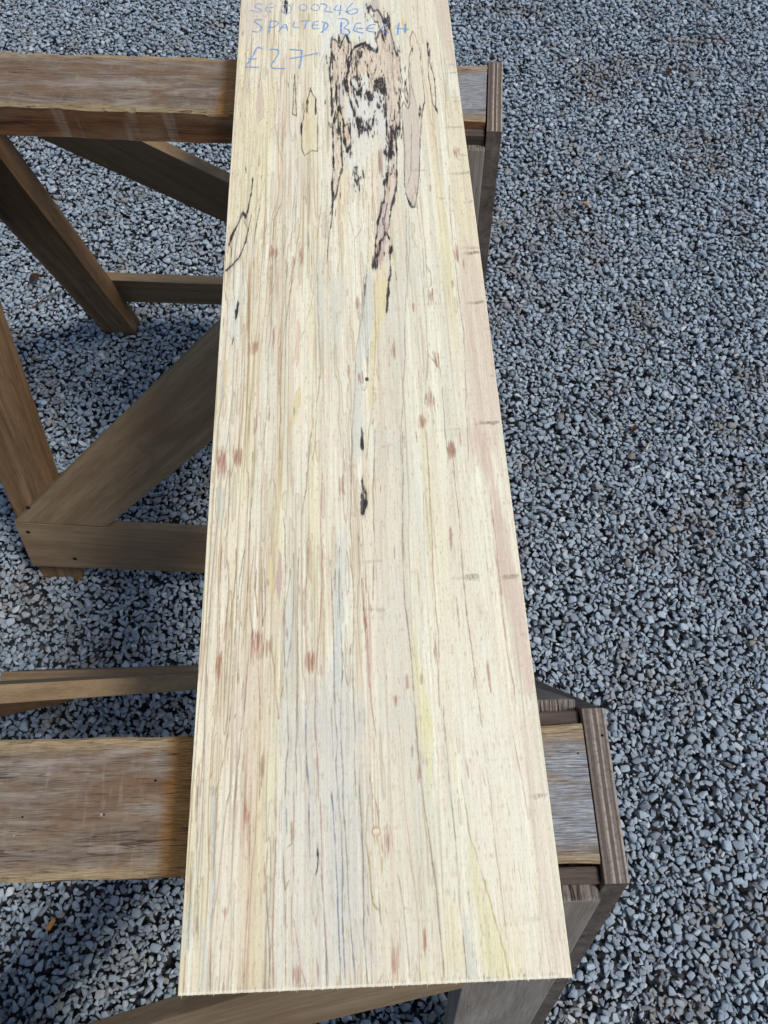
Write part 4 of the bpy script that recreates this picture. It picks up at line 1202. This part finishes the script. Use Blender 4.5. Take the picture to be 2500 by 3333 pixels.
jag_s = fbm(2.2, 14, 61); jag_t = nz2(1.6, 40, 71) * 1.0 + nz2(0.9, 25, 72) * 0.6
wav = fbm(12, 50, 65)
def fill_mask(poly, feather, jag=1.0):
    p = np.asarray(poly, float).reshape(-1, 2)
    m = 6 + feather * 2
    i0 = max(0, int((p[:, 1].min() - 12) / dt)); i1 = min(NL + 1, int((p[:, 1].max() + 12) / dt) + 2)
    j0 = max(0, int((p[:, 0].min() - m) / ds)); j1 = min(NW + 1, int((p[:, 0].max() + m) / ds) + 2)
    out = np.zeros((NL + 1, NW + 1))
    if i1 <= i0 or j1 <= j0: return out
    s = S[i0:i1, j0:j1] + jag_s[i0:i1, j0:j1] * (0.5 + 0.5 * feather) * jag + wav[i0:i1, j0:j1] * 0.5 * jag
    t = Tt[i0:i1, j0:j1] + jag_t[i0:i1, j0:j1] * (3.5 + 4 * min(feather, 3)) * jag
    acc = 0
    offs = (-1, -0.5, 0, 0.5, 1)
    for o in offs:
        acc = acc + inside(poly, s + o * feather, t + o * feather * 2.0)
    out[i0:i1, j0:j1] = acc / len(offs)
    return out

def splat(poly, width, alpha, mask, wob=0.25, seed=0, taper=True, vary=0.45):
    """draw an uneven line into mask"""
    p = np.asarray(poly, float).reshape(-1, 2)
    seg = np.hypot(*(p[1:] - p[:-1]).T)
    L = seg.sum()
    if L < 0.5: return
    n = int(L / 0.3) + 2
    cum = np.concatenate([[0], np.cumsum(seg)])
    q = np.linspace(0, L, n)
    s = np.interp(q, cum, p[:, 0]); t = np.interp(q, cum, p[:, 1])
    r = np.random.default_rng(seed)
    def wn(step):
        k = int(L / step) + 3
        return np.interp(q / step, np.arange(k), r.normal(size=k))
    s = s + (wn(45) * 0.9 + wn(14) * 0.30 + wn(4) * 0.10) * wob
    t = t + wn(5) * wob
    w = width * np.clip(1 + vary * wn(6) + 0.3 * wn(1.5), 0.35, 2.2) * 0.5
    al = alpha * np.clip(0.85 + 0.35 * wn(9), 0.25, 1.0)
    if taper:
        e = np.clip(np.minimum(q, L - q) / 3.0, 0.15, 1)
        w = w * e ** 0.5
    R = int(math.ceil((width * 1.2 + ds) / ds)) + 1
    j = np.round(s / ds).astype(int); i = np.round(t / dt).astype(int)
    for di in (-1, 0, 1):
        for dj in range(-R, R + 1):
            ii = i + di; jj = j + dj
            ok = (ii >= 0) & (ii <= NL) & (jj >= 0) & (jj <= NW)
            d = np.hypot(jj * ds - s, (ii * dt - t) * 0.6)
            a = al * np.clip((w + 0.30 - d) / 0.38, 0, 1) * np.minimum(1, (w + 0.20) / 0.34)
            np.maximum.at(mask, (ii[ok], jj[ok]), a[ok])

# faint zone lines that follow the grain: level lines of a stretched field
dens = np.clip(1.15 - S / 190.0, 0.28, 1.0)
fld = S * 0.100 * dens + 0.60 * fbm(11, 230, 81, 3) * (0.6 + 0.5 * dens) + 0.10 * nz2(2.5, 34, 84) + 0.02 * nz2(1.0, 9, 85)
ph = fld * 1.25
gs = np.abs(np.gradient(ph, axis=1) / ds) + np.abs(np.gradient(ph, axis=0) / dt) * 0.6 + 1e-4
dist = np.abs(ph - np.round(ph)) / gs
band = np.floor(ph + 0.5).astype(int)
bh = np.sin(band * 12.9898) * 43758.5453
bh = bh - np.floor(bh)
patch = np.clip(0.5 + 0.9 * fbm(30, 160, 91, 2), 0, 1)
blend((bh > 0.62) * 0.26 * patch, (208, 203, 186))
blend((bh < 0.22) * 0.30 * patch, (236, 214, 178))
blend(((bh > 0.45) & (bh < 0.55)) * 0.30 * patch, (214, 180, 150))
lw = np.clip(0.6 - dist, 0, 0.42) / 0.42
blend(lw * (0.14 + 0.42 * patch) * np.clip(0.35 + dens, 0, 1), (150, 126, 98))
# small closed slivers, left two thirds
iso = fbm(4.0, 48, 101, 2)
isl = iso - 0.80 - np.clip((S - 120) / 140.0, 0, 1) * 0.5
gi_ = np.abs(np.gradient(iso, axis=1) / ds) + 0.02
blend((isl > 0) * 0.28, (206, 196, 168))
blend(np.clip(0.62 - np.abs(isl) / gi_, 0, 0.62) / 0.62 * 0.40, (150, 124, 92))

for col, al, fe, poly in FILLS:
    col = np.array(col, float)
    strong = 1.0 if min(poly[1::2]) > 600 else 0.0      # the spalted end keeps its stronger tints
    col = col * (0.76 + 0.04 * strong) + np.array((230, 220, 200)) * (0.24 - 0.04 * strong)
    blend(fill_mask(poly, fe, 1.2) * al * (0.72 + 0.18 * strong), col)

# fine rays and vessel marks
ray = nz2(0.55, 5.0, 111)
blend(np.clip(ray - 0.50, 0, 1) * 1.2, (188, 164, 134))
ray2 = nz2(0.7, 7.0, 115)
blend(np.clip(ray2 - 0.80, 0, 1) * 1.8 * np.clip(0.5 + fbm(25, 120, 116, 2), 0, 1), (150, 124, 100))
img += (nz2(0.6, 90, 113) * 6.0 + nz2(0.5, 2.0, 112) * 3.0)[..., None]

COLS = {'K': (34, 30, 36), 'd': (66, 54, 56), 'g': (128, 110, 88), 'r': (158, 108, 96), 's': (122, 114, 110),
        'b': (88, 98, 124), 'ol': (140, 124, 74), 'br': (134, 92, 58)}
for key in ('g', 'ol', 'r', 'br', 's', 'b', 'd'):
    m = np.zeros((NL + 1, NW + 1))
    for q, (k, w, a, poly) in enumerate(LINES):
        if k == key:
            splat(poly, w * (0.75 if key != 'd' else 0.9), a * (0.78 if key != 'd' else 1.0), m, wob=0.9 if max(poly[1::2]) - min(poly[1::2]) > 60 else 0.35, seed=q, vary=0.3)
    blend(m, COLS[key])
    if key in 'gs':                                   # the soft stain beside a zone line
        k5 = np.ones(9) / 9
        sm = np.apply_along_axis(lambda v: np.convolve(v, k5, 'same'), 1, np.roll(m, 3, axis=1))
        blend(sm * 0.35, (196, 184, 162))

# small sharp brown nicks
r = np.random.default_rng(404)
mb, mr = np.zeros((NL + 1, NW + 1)), np.zeros((NL + 1, NW + 1))
for q in range(620):
    x = r.random() ** 1.5 * 200 + 2; c_ = r.uniform(0, 1000); hl = r.gamma(2.0, 1.6)
    splat([x, c_ - hl, x + r.normal() * 0.4, c_ + hl], r.uniform(0.25, 0.8), r.uniform(0.3, 0.9), mb if r.random() < 0.6 else mr, 0.15, 7000 + q, vary=0.5)
blend(mb * 0.75, (138, 110, 78)); blend(mr * 0.75, (166, 112, 92))
# red brown flecks
for q, (fs, ft, hw_, hh) in enumerate(FLECKS):
    r = np.random.default_rng(900 + q)
    m = np.zeros((NL + 1, NW + 1))
    for _ in range(int(4 + hw_ * 2.8)):
        x = fs + r.uniform(-1, 1) * hw_ * 0.8; c = ft + r.normal() * hh * 0.25; hl = hh * r.uniform(0.4, 1.25)
        splat([x, c - hl, x + r.normal() * 0.25, c + hl], r.uniform(0.25, 0.6), r.uniform(0.4, 1.0), m, 0.10, q * 50 + _)
    blend(m * 0.78, (152, 100, 80))

# black zone lines and blotches
mk = np.zeros((NL + 1, NW + 1))
bn = nz2(0.7, 2.6, 121) * 0.75 + nz2(1.5, 6.5, 122) * 0.55 + nz2(3.0, 14, 123) * 0.3
for poly in BLOTS:
    m = fill_mask(poly, 0.35, 0.8)
    e = fill_mask(poly, 1.1, 1.3)
    mk = np.maximum(mk, np.clip((m * 0.75 + e * 0.25) * 1.25 - 0.14 + bn * 1.15, 0, 1) * (e > 0) * np.clip(m * 2, 0, 1))
for q, (k, w, a, poly) in enumerate(LINES):
    if k == 'K':
        splat(poly, w, a, mk, wob=0.45, seed=300 + q, vary=0.6)
tanz = [f[3] for f in FILLS if f[0] == (232, 210, 182) or f[0] == (228, 206, 182)] + [f[3] for f in FILLS if f[0] in ((232, 208, 186), (230, 196, 170), (228, 203, 184))]
spk = nz2(0.8, 4.6, 131) * 0.8 + nz2(2.0, 12, 132) * 0.5
for poly in tanz:
    m = fill_mask(poly, 0.4)
    mk = np.maximum(mk, np.clip((spk - 0.62) * 5, 0, 0.9) * m)
for poly in tanz:
    m = fill_mask(poly, 0.6)
    blend(m * np.clip(nz2(1.5, 9, 133) * 0.7 + nz2(4, 30, 134) * 0.5, 0, 1) * 0.75, (190, 158, 134))
    blend(m * np.clip(-nz2(1.5, 9, 133) * 0.5 - nz2(5, 36, 134) * 0.5, 0, 1) * 0.45, (238, 226, 208))
# ragged hairs running along the grain away from the black edges
fuzz = np.zeros_like(mk)
src = mk > 0.6
r = np.random.default_rng(5)
ii, jj = np.nonzero(src)
pick = r.random(len(ii)) < 0.16
for i, j in zip(ii[pick], jj[pick]):
    n = int(r.integers(2, 8)); d = 1 if r.random() < 0.5 else -1
    for k in range(n):
        y = i + d * k
        if 0 <= y <= NL: fuzz[y, j] = max(fuzz[y, j], 0.9 * (1 - k / n))
# stain bleeding along the grain from the black lines
r = np.random.default_rng(77)
for q, poly in enumerate(BLOTS):
    pp = np.asarray(poly, float).reshape(-1, 2)
    if pp[:, 1].mean() < 600 or pp[:, 0].mean() < 75 or pp[:, 0].mean() > 185: continue
    for _ in range(8):
        v_ = pp[r.integers(0, len(pp))] + r.normal(size=2) * (2.6, 5.5)
        hl = r.gamma(2.0, 1.3)
        splat([v_[0], v_[1] - hl, v_[0] + r.normal() * 0.4, v_[1] + hl], r.uniform(0.25, 1.1), r.uniform(0.6, 1.0), mk, 0.2, 5000 + q * 11 + _, vary=0.6)
halo = mk.copy()
for sh in (1, 2, 3, 5, 7, 9):
    halo = np.maximum(halo, np.maximum(np.roll(mk, sh, 0), np.roll(mk, -sh, 0)) * (1 - sh / 11))
halo = (halo + np.roll(halo, 1, 1) + np.roll(halo, -1, 1) + np.roll(halo, 2, 1) + np.roll(halo, -2, 1)) / 5
blend(halo * 0.30 * np.clip(0.6 + nz2(1.0, 12, 125), 0, 1.2), (120, 112, 110))
blend(np.clip(np.maximum(mk, fuzz * 0.75), 0, 1) ** 0.85, COLS['K'])

# faint dirt from stickers and saw marks square to the grain
for q, (a0, a1, t0, al) in enumerate(SAW):
    m = np.zeros((NL + 1, NW + 1))
    r = np.random.default_rng(70 + q)
    for _ in range(3 if al > 0.6 else 2):
        splat([a0 + r.uniform(0, 6), t0 + r.normal() * 1.1, min(a1, BW), t0 + r.normal() * 0.7], 1.1, al, m, 0.4, 40 * q + _, vary=0.8)
    blend(m * (0.55 + 0.45 * nz2(0.6, 3, 131)) * np.clip((S - a0) / max(6, (a1 - a0) * 0.7), 0.25, 1), (112, 100, 84))
# crumbled dark ticks at the sawn end
tick = nz2(0.55, 400, 141)
blend((Tt < 2.4 + 1.6 * nz2(1.0, 400, 142)) * np.clip(tick - 0.25, 0, 1) * 0.8, (120, 100, 84))
blend((Tt < 1.4) * 0.55, (248, 240, 222))
# the plug and the little square hole
d = np.hypot(S - DOWEL[0], (Tt - DOWEL[1]))
blend(np.clip(2.6 - d, 0, 0.6) / 0.6 * 0.85, (240, 214, 178))
blend(np.clip(0.5 - np.abs(d - 2.7), 0, 0.5) * 1.4, (150, 120, 90))
blend(((np.abs(S - HOLE[0]) < 1.5) & (np.abs(Tt - HOLE[1]) < 2.0)) * 0.85, (52, 46, 44))

img = np.clip(img * np.array((0.978, 0.986, 0.962)), 12, 250) / 255.0
lin = np.where(img <= 0.04045, img / 12.92, ((img + 0.055) / 1.055) ** 2.4)

# mesh: fine grid on top, plain sides
relief_b = (nz2(0.8, 40, 151) * 0.035 + nz2(6, 90, 152) * 0.09 + nz2(300, 5.0, 155) * 0.03 + fbm(2.2, 60, 156, 2) * 0.05)
co = np.stack([S / 1000, Tt / 1000, relief_b / 1000], -1).reshape(-1, 3)
edge_row = 0.35 * np.abs(nz2(0.7, 400, 153)[0])       # crumbly front arris
co = co.reshape(NL + 1, NW + 1, 3)
co[0, :, 1] -= edge_row / 1000
for a, sgn in ((0, 1), (NW, -1)):
    co[:, a, 2] -= 0.0004 + 0.0002 * np.abs(nz2(1, 6, 154)[:, 0])
    co[:, a, 0] += sgn * 0.0001
co[0, :, 2] -= 0.0003
co = co.reshape(-1, 3)
idx = np.arange((NL + 1) * (NW + 1)).reshape(NL + 1, NW + 1)
quads = np.stack([idx[:-1, :-1], idx[:-1, 1:], idx[1:, 1:], idx[1:, :-1]], -1).reshape(-1, 4)
nv = len(co)
ring = list(idx[0, :]) + list(idx[1:, NW]) + list(idx[NL, ::-1][1:]) + list(idx[::-1, 0][1:-1])
low = co[ring].copy(); low[:, 2] = -BT / 1000
low = np.vstack([low])
nr = len(ring)
side = np.array([(ring[(k + 1) % nr], ring[k], nv + k, nv + (k + 1) % nr) for k in range(nr)])
base4 = [nv + nr + k for k in range(4)]
lowc = np.array([(0, 0, -BT / 1000), (BW / 1000, 0, -BT / 1000), (BW / 1000, BL / 1000, -BT / 1000), (0, BL / 1000, -BT / 1000)])
allco = np.vstack([co, low, lowc])
faces = np.vstack([quads, side, np.array([[base4[0], base4[3], base4[2], base4[1]]])])
me = bpy.data.meshes.new('board')
me.vertices.add(len(allco)); me.vertices.foreach_set('co', allco.astype(np.float32).ravel())
me.loops.add(faces.size); me.loops.foreach_set('vertex_index', faces.astype(np.int32).ravel())
me.polygons.add(len(faces))
me.polygons.foreach_set('loop_start', np.arange(0, faces.size, 4, dtype=np.int32))
mi = np.zeros(len(faces), np.int32); mi[len(quads):] = 1
me.polygons.foreach_set('material_index', mi)
at = me.attributes.new('figure', 'FLOAT_COLOR', 'POINT')
colr = np.ones((len(allco), 4), np.float32)
colr[:nv, :3] = lin.reshape(-1, 3)
colr[nv:, :3] = (0.62, 0.50, 0.34)
at.data.foreach_set('color', colr.ravel())
me.update(calc_edges=True)
me.validate()

nt = NT('spalted_beech_face')
fig = nt.n('ShaderNodeAttribute', attribute_name='figure').outputs['Color']
oc = nt.coord()
f1 = nt.noise(nt.mapping(oc, (2600, 170, 1)), 1.0, 3, 0.6)
f2 = nt.noise(nt.mapping(oc, (1500, 420, 1)), 1.0, 2, 0.5)
c = nt.mix(nt.ramp(f2, [(0.58, 0.0), (0.70, 0.32)]), fig, srgb(160, 132, 102))
c = nt.mix(nt.ramp(f1, [(0.3, 0.14), (0.7, 0.0)]), c, srgb(150, 132, 108))
nt.bump(nt.math('ADD', f1, nt.math('MULTIPLY', f2, -0.6)), 0.30, 0.0006)
face_mat = nt.fin(c, 0.58, 0.28)
nt = NT('sawn_board_side')
oc = nt.coord()
n1 = nt.noise(nt.mapping(oc, (60, 14, 220)), 1.0, 4, 0.6)
n2 = nt.noise(nt.mapping(oc, (900, 900, 900)), 1.0, 3, 0.6)
c = nt.ramp(n1, [(0.3, srgb(196, 168, 130)), (0.55, srgb(224, 206, 172)), (0.75, srgb(206, 186, 156))])
c = nt.mix(nt.ramp(n2, [(0.5, 0.0), (0.75, 0.4)]), c, srgb(150, 118, 84))
nt.bump(n2, 0.5, 0.0008)
side_mat = nt.fin(c, 0.8, 0.2)
BZ = (2.67 - 1.0) * U
slab = link('hardwood_board', me, None, [face_mat, side_mat])
slab.location = (-0.2551 * U, -0.1052 * U, BZ)
tag(slab, 'thick pale spalted beech board with black zone lines and blue handwriting, lying across both trestles', 'board')

# blue ballpoint writing: thin strokes standing a hair proud of the wood
nt = NT('blue_ballpoint')
oc = nt.coord()
n = nt.noise(nt.mapping(oc, (900, 260, 1)), 1.0, 4, 0.7)
ink = nt.fin(nt.ramp(n, [(0.34, srgb(62, 112, 184)), (0.50, srgb(106, 152, 206)), (0.62, srgb(186, 200, 212))]), 0.5, 0.35)
WORDS = ('blue handwritten line reading SE000246', 'blue handwritten line reading SPALTED BEECH', 'blue handwritten price reading £27')
for line in range(3):
    bm = bmesh.new()
    for q, (ln, w, poly) in enumerate(WRITING):
        if ln != line: continue
        p = np.asarray(poly, float).reshape(-1, 2)
        # smooth the stroke a little (Chaikin)
        closed = np.hypot(*(p[0] - p[-1])) < 0.5
        for _ in range(2):
            if len(p) < 3: break
            a = p[:-1] * 0.75 + p[1:] * 0.25; b = p[:-1] * 0.25 + p[1:] * 0.75
            mid_ = np.stack([a, b], 1).reshape(-1, 2)
            p = np.vstack([p[0], mid_[1:-1], p[-1]]) if not closed else np.vstack([mid_, mid_[0]])
        seg = np.hypot(*(p[1:] - p[:-1]).T); cum = np.concatenate([[0], np.cumsum(seg)])
        n_ = max(2, int(cum[-1] / 1.2)); qq = np.linspace(0, cum[-1], n_ + 1)
        P = np.stack([np.interp(qq, cum, p[:, 0]), np.interp(qq, cum, p[:, 1])], 1)
        d = np.gradient(P, axis=0); d /= np.linalg.norm(d, axis=1)[:, None] + 1e-9
        nrm = np.stack([-d[:, 1], d[:, 0]], 1)
        r = np.random.default_rng(q)
        hwid = 0.66 * w * (0.85 + 0.3 * r.random(n_ + 1))
        hwid[0] *= 0.5; hwid[-1] *= 0.4
        zt = 0.16
        rows = []
        for k in range(n_ + 1):
            l0 = P[k] + nrm[k] * hwid[k]; r0 = P[k] - nrm[k] * hwid[k]
            rows.append((bm.verts.new((l0[0] / 1000, l0[1] / 1000, (zt + 0.004 * q) / 1000)), bm.verts.new((r0[0] / 1000, r0[1] / 1000, (zt + 0.004 * q) / 1000))))
        for k in range(n_):
            bm.faces.new((rows[k][0], rows[k][1], rows[k + 1][1], rows[k + 1][0]))
    me = bpy.data.meshes.new('handwriting')
    bmesh.ops.recalc_face_normals(bm, faces=bm.faces)
    bm.to_mesh(me); bm.free()
    w_ = link('handwriting', me, slab, ink)
    w_['label'] = WORDS[line]

# torn fibres along the sawn end
bm = bmesh.new()
r = np.random.default_rng(8)
for k in range(260):
    x = r.uniform(0.5, BW - 0.5); ln = r.gamma(1.6, 0.28); w = r.uniform(0.15, 0.5)
    z0 = -r.uniform(0.3, 2.0); tip = (x + r.normal() * 0.5, -ln, z0 - r.uniform(-0.2, 0.9))
    vs4 = [(x - w, 0.15, z0), (x + w, 0.15, z0), (x, 0.15, z0 - w * 1.4), tip]
    V = [bm.verts.new((a / 1000, b / 1000, c_ / 1000)) for a, b, c_ in vs4]
    for f in ((0, 1, 3), (1, 2, 3), (2, 0, 3), (0, 2, 1)): bm.faces.new([V[i] for i in f])
me = bpy.data.meshes.new('torn_fibre'); bm.to_mesh(me); bm.free()
tf = link('torn_fibre', me, slab, side_mat)
tf['kind'] = 'stuff'
me = bpy.data.meshes.new('wood_plug')
bm = bmesh.new()
bmesh.ops.create_cone(bm, cap_ends=True, segments=20, radius1=0.0024, radius2=0.0021, depth=0.002)
bm.to_mesh(me); bm.free()
pm = flat('pale_plug', srgb(240, 216, 184), 0.6)
pg = link('wood_plug', me, slab, pm, Matrix.Translation((DOWEL[0] / 1000, DOWEL[1] / 1000, -0.0006)))
# ------------------------------------------------------------------ fixings seen on one trestle only
def head(parent, x, y, r, mat, name='nail_head'):
    bm = bmesh.new()
    bmesh.ops.create_cone(bm, cap_ends=True, segments=14, radius1=r, radius2=r * 0.7, depth=0.001)
    me = bpy.data.meshes.new(name); bm.to_mesh(me); bm.free()
    return link(name, me, parent, mat, Matrix.Translation(T(x, y, -1.0995)))
head(t1, -0.003, -0.040, 0.0028, M['zinc'])
head(t2, -0.628, -0.012, 0.0016, M['zinc'])
head(t2, -0.625, -0.012, 0.0009, M['hole'])
head(t2, -0.742, -0.035, 0.0011, M['zinc'])
for x, y in ((-0.735, -0.012), (-0.56, 0.03), (0.02, 0.05)):
    head(t2, x, y, 0.0009, M['hole'], 'nail_hole')

hd = head(t2, 0.0585, 0.074, 0.0011, M['hole'], 'nail_hole')
hd.matrix_basis = Matrix.Translation(T(0.0585, 0.074, -1.1052))

# ------------------------------------------------------------------ litter on the gravel
def lump(name, pts, mat, label, cat, group=None):
    me = bpy.data.meshes.new(name)
    bm = bmesh.new()
    for p in pts: bm.verts.new(p)
    bmesh.ops.convex_hull(bm, input=bm.verts)
    bm.to_mesh(me); bm.free()
    finish(me, 0.0004, 1)
    o = link(name, me, None, mat)
    tag(o, label, cat, group)
    return o

def chip(name, x, y, L, W, H_, rz, mat, label, cat, group=None, tilt=0.15, z=0.008):
    r = np.random.default_rng(int(abs(x * 1000) + abs(y * 77)))
    pts = []
    for sx in (-1, 1):
        for sy in (-1, 1):
            for sz in (-1, 1):
                pts.append((sx * L / 2 * r.uniform(0.75, 1.05), sy * W / 2 * r.uniform(0.7, 1.05), sz * H_ / 2))
    o = lump(name, pts, mat, label, cat, group)
    o.location = (x, y, z)
    o.rotation_euler = (tilt, tilt * 0.6, rz)
    return o

wood_chip_m = flat('orange_wood_chip', srgb(186, 128, 72), 0.8)
pale_stick_m = flat('pale_stick', srgb(190, 170, 142), 0.8)
bark_m = flat('brown_bark', srgb(92, 64, 46), 0.85)
def gp(u, v):                # point on the gravel seen from survey bearings u, v (tangents)
    return u * HG, v * HG
chip('wood_chip', -0.594, -0.042, 0.020, 0.008, 0.004, 1.1, wood_chip_m,
     'small orange wood chip lying on the gravel in front of the nearest trestle', 'wood chip', z=0.010)
chip('pale_stick', -0.440, 0.850, 0.056, 0.005, 0.004, 0.35, pale_stick_m,
     'short pale stick on the gravel behind the low stretcher beside the board', 'stick', z=0.009)
chip('wood_shaving', 0.580, 0.828, 0.018, 0.005, 0.002, 0.95, pale_stick_m,
     'tiny cream wood sliver on the open gravel right of the board', 'wood chip', z=0.010)

def twig(x0, y0, x1, y1, r, label):
    bm = bmesh.new()
    n, k = 9, 6
    rings = []
    rr = np.random.default_rng(12)
    for i in range(n + 1):
        t = i / n
        cx_, cy_ = x0 + (x1 - x0) * t + rr.normal() * 0.0015, y0 + (y1 - y0) * t + rr.normal() * 0.0015
        cz = 0.010 + 0.006 * math.sin(t * 3.1) + rr.normal() * 0.0008
        ra = r * (1 - 0.5 * t)
        dx, dy = (x1 - x0), (y1 - y0); L = math.hypot(dx, dy); nx_, ny_ = -dy / L, dx / L
        rings.append([bm.verts.new((cx_ + nx_ * ra * math.cos(a), cy_ + ny_ * ra * math.cos(a), cz + ra * math.sin(a)))
                      for a in [2 * math.pi * q / k for q in range(k)]])
    for i in range(n):
        for q in range(k):
            bm.faces.new((rings[i][q], rings[i][(q + 1) % k], rings[i + 1][(q + 1) % k], rings[i + 1][q]))
    bm.faces.new(rings[0]); bm.faces.new(list(reversed(rings[-1])))
    bmesh.ops.recalc_face_normals(bm, faces=bm.faces)
    me = bpy.data.meshes.new('twig'); bm.to_mesh(me); bm.free()
    tag(link('twig', me, None, bark_m), label, 'twig')
twig(-0.835, 1.296, -0.770, 1.350, 0.0022, 'thin bent twig on the gravel left of the far trestle foot')

def leaf(x, y, z, L, rz, label):
    bm = bmesh.new()
    n = 7
    rows = []
    for i in range(n + 1):
        t = i / n
        w = L * 0.30 * math.sin(math.pi * min(1, t * 0.94 + 0.05)) ** 0.8
        zz = 0.006 * math.sin(t * 3.0)
        rows.append([bm.verts.new((L * (t - 0.5), -w, zz + 0.35 * w)), bm.verts.new((L * (t - 0.5), 0, zz)), bm.verts.new((L * (t - 0.5), w * 0.9, zz + 0.45 * w))])
    for i in range(n):
        for q in (0, 1):
            bm.faces.new((rows[i][q], rows[i][q + 1], rows[i + 1][q + 1], rows[i + 1][q]))
    r0 = bmesh.ops.solidify(bm, geom=bm.faces, thickness=0.0005)
    me = bpy.data.meshes.new('dead_leaf'); bm.to_mesh(me); bm.free()
    o = tag(link('dead_leaf', me, None, bark_m), label, 'leaf')
    o.location = (x, y, z); o.rotation_euler = (0.2, -0.15, rz)
leaf(-0.842, 1.392, 0.010, 0.034, 0.5, 'curled brown dead leaf on gravel between the far legs at the left')
leaf(0.347, 0.138, 0.009, 0.026, -0.2, 'small brown dead leaf on gravel right of the nearest trestle end')
leaf(0.873, 2.063, 0.009, 0.030, 1.2, 'brown dead leaf on the distant gravel toward the upper right')
leaf(-0.700, 1.980, 0.009, 0.024, 2.0, 'brown dead leaf on gravel behind the far trestle, left of the board')
leaf(0.559, 0.877, 0.009, 0.020, 0.9, 'tiny dark leaf scrap on gravel level with the middle of the board, at its right')
chip('wood_shaving', 0.830, 1.060, 0.016, 0.006, 0.002, 0.3, pale_stick_m,
     'tiny pale wood sliver near the right edge of the gravel', 'wood chip', z=0.010)
chip('wood_chip', 0.560, 1.560, 0.017, 0.009, 0.003, 2.3, wood_chip_m,
     'small orange wood chip on gravel to the right of the farther trestle', 'wood chip', z=0.010)
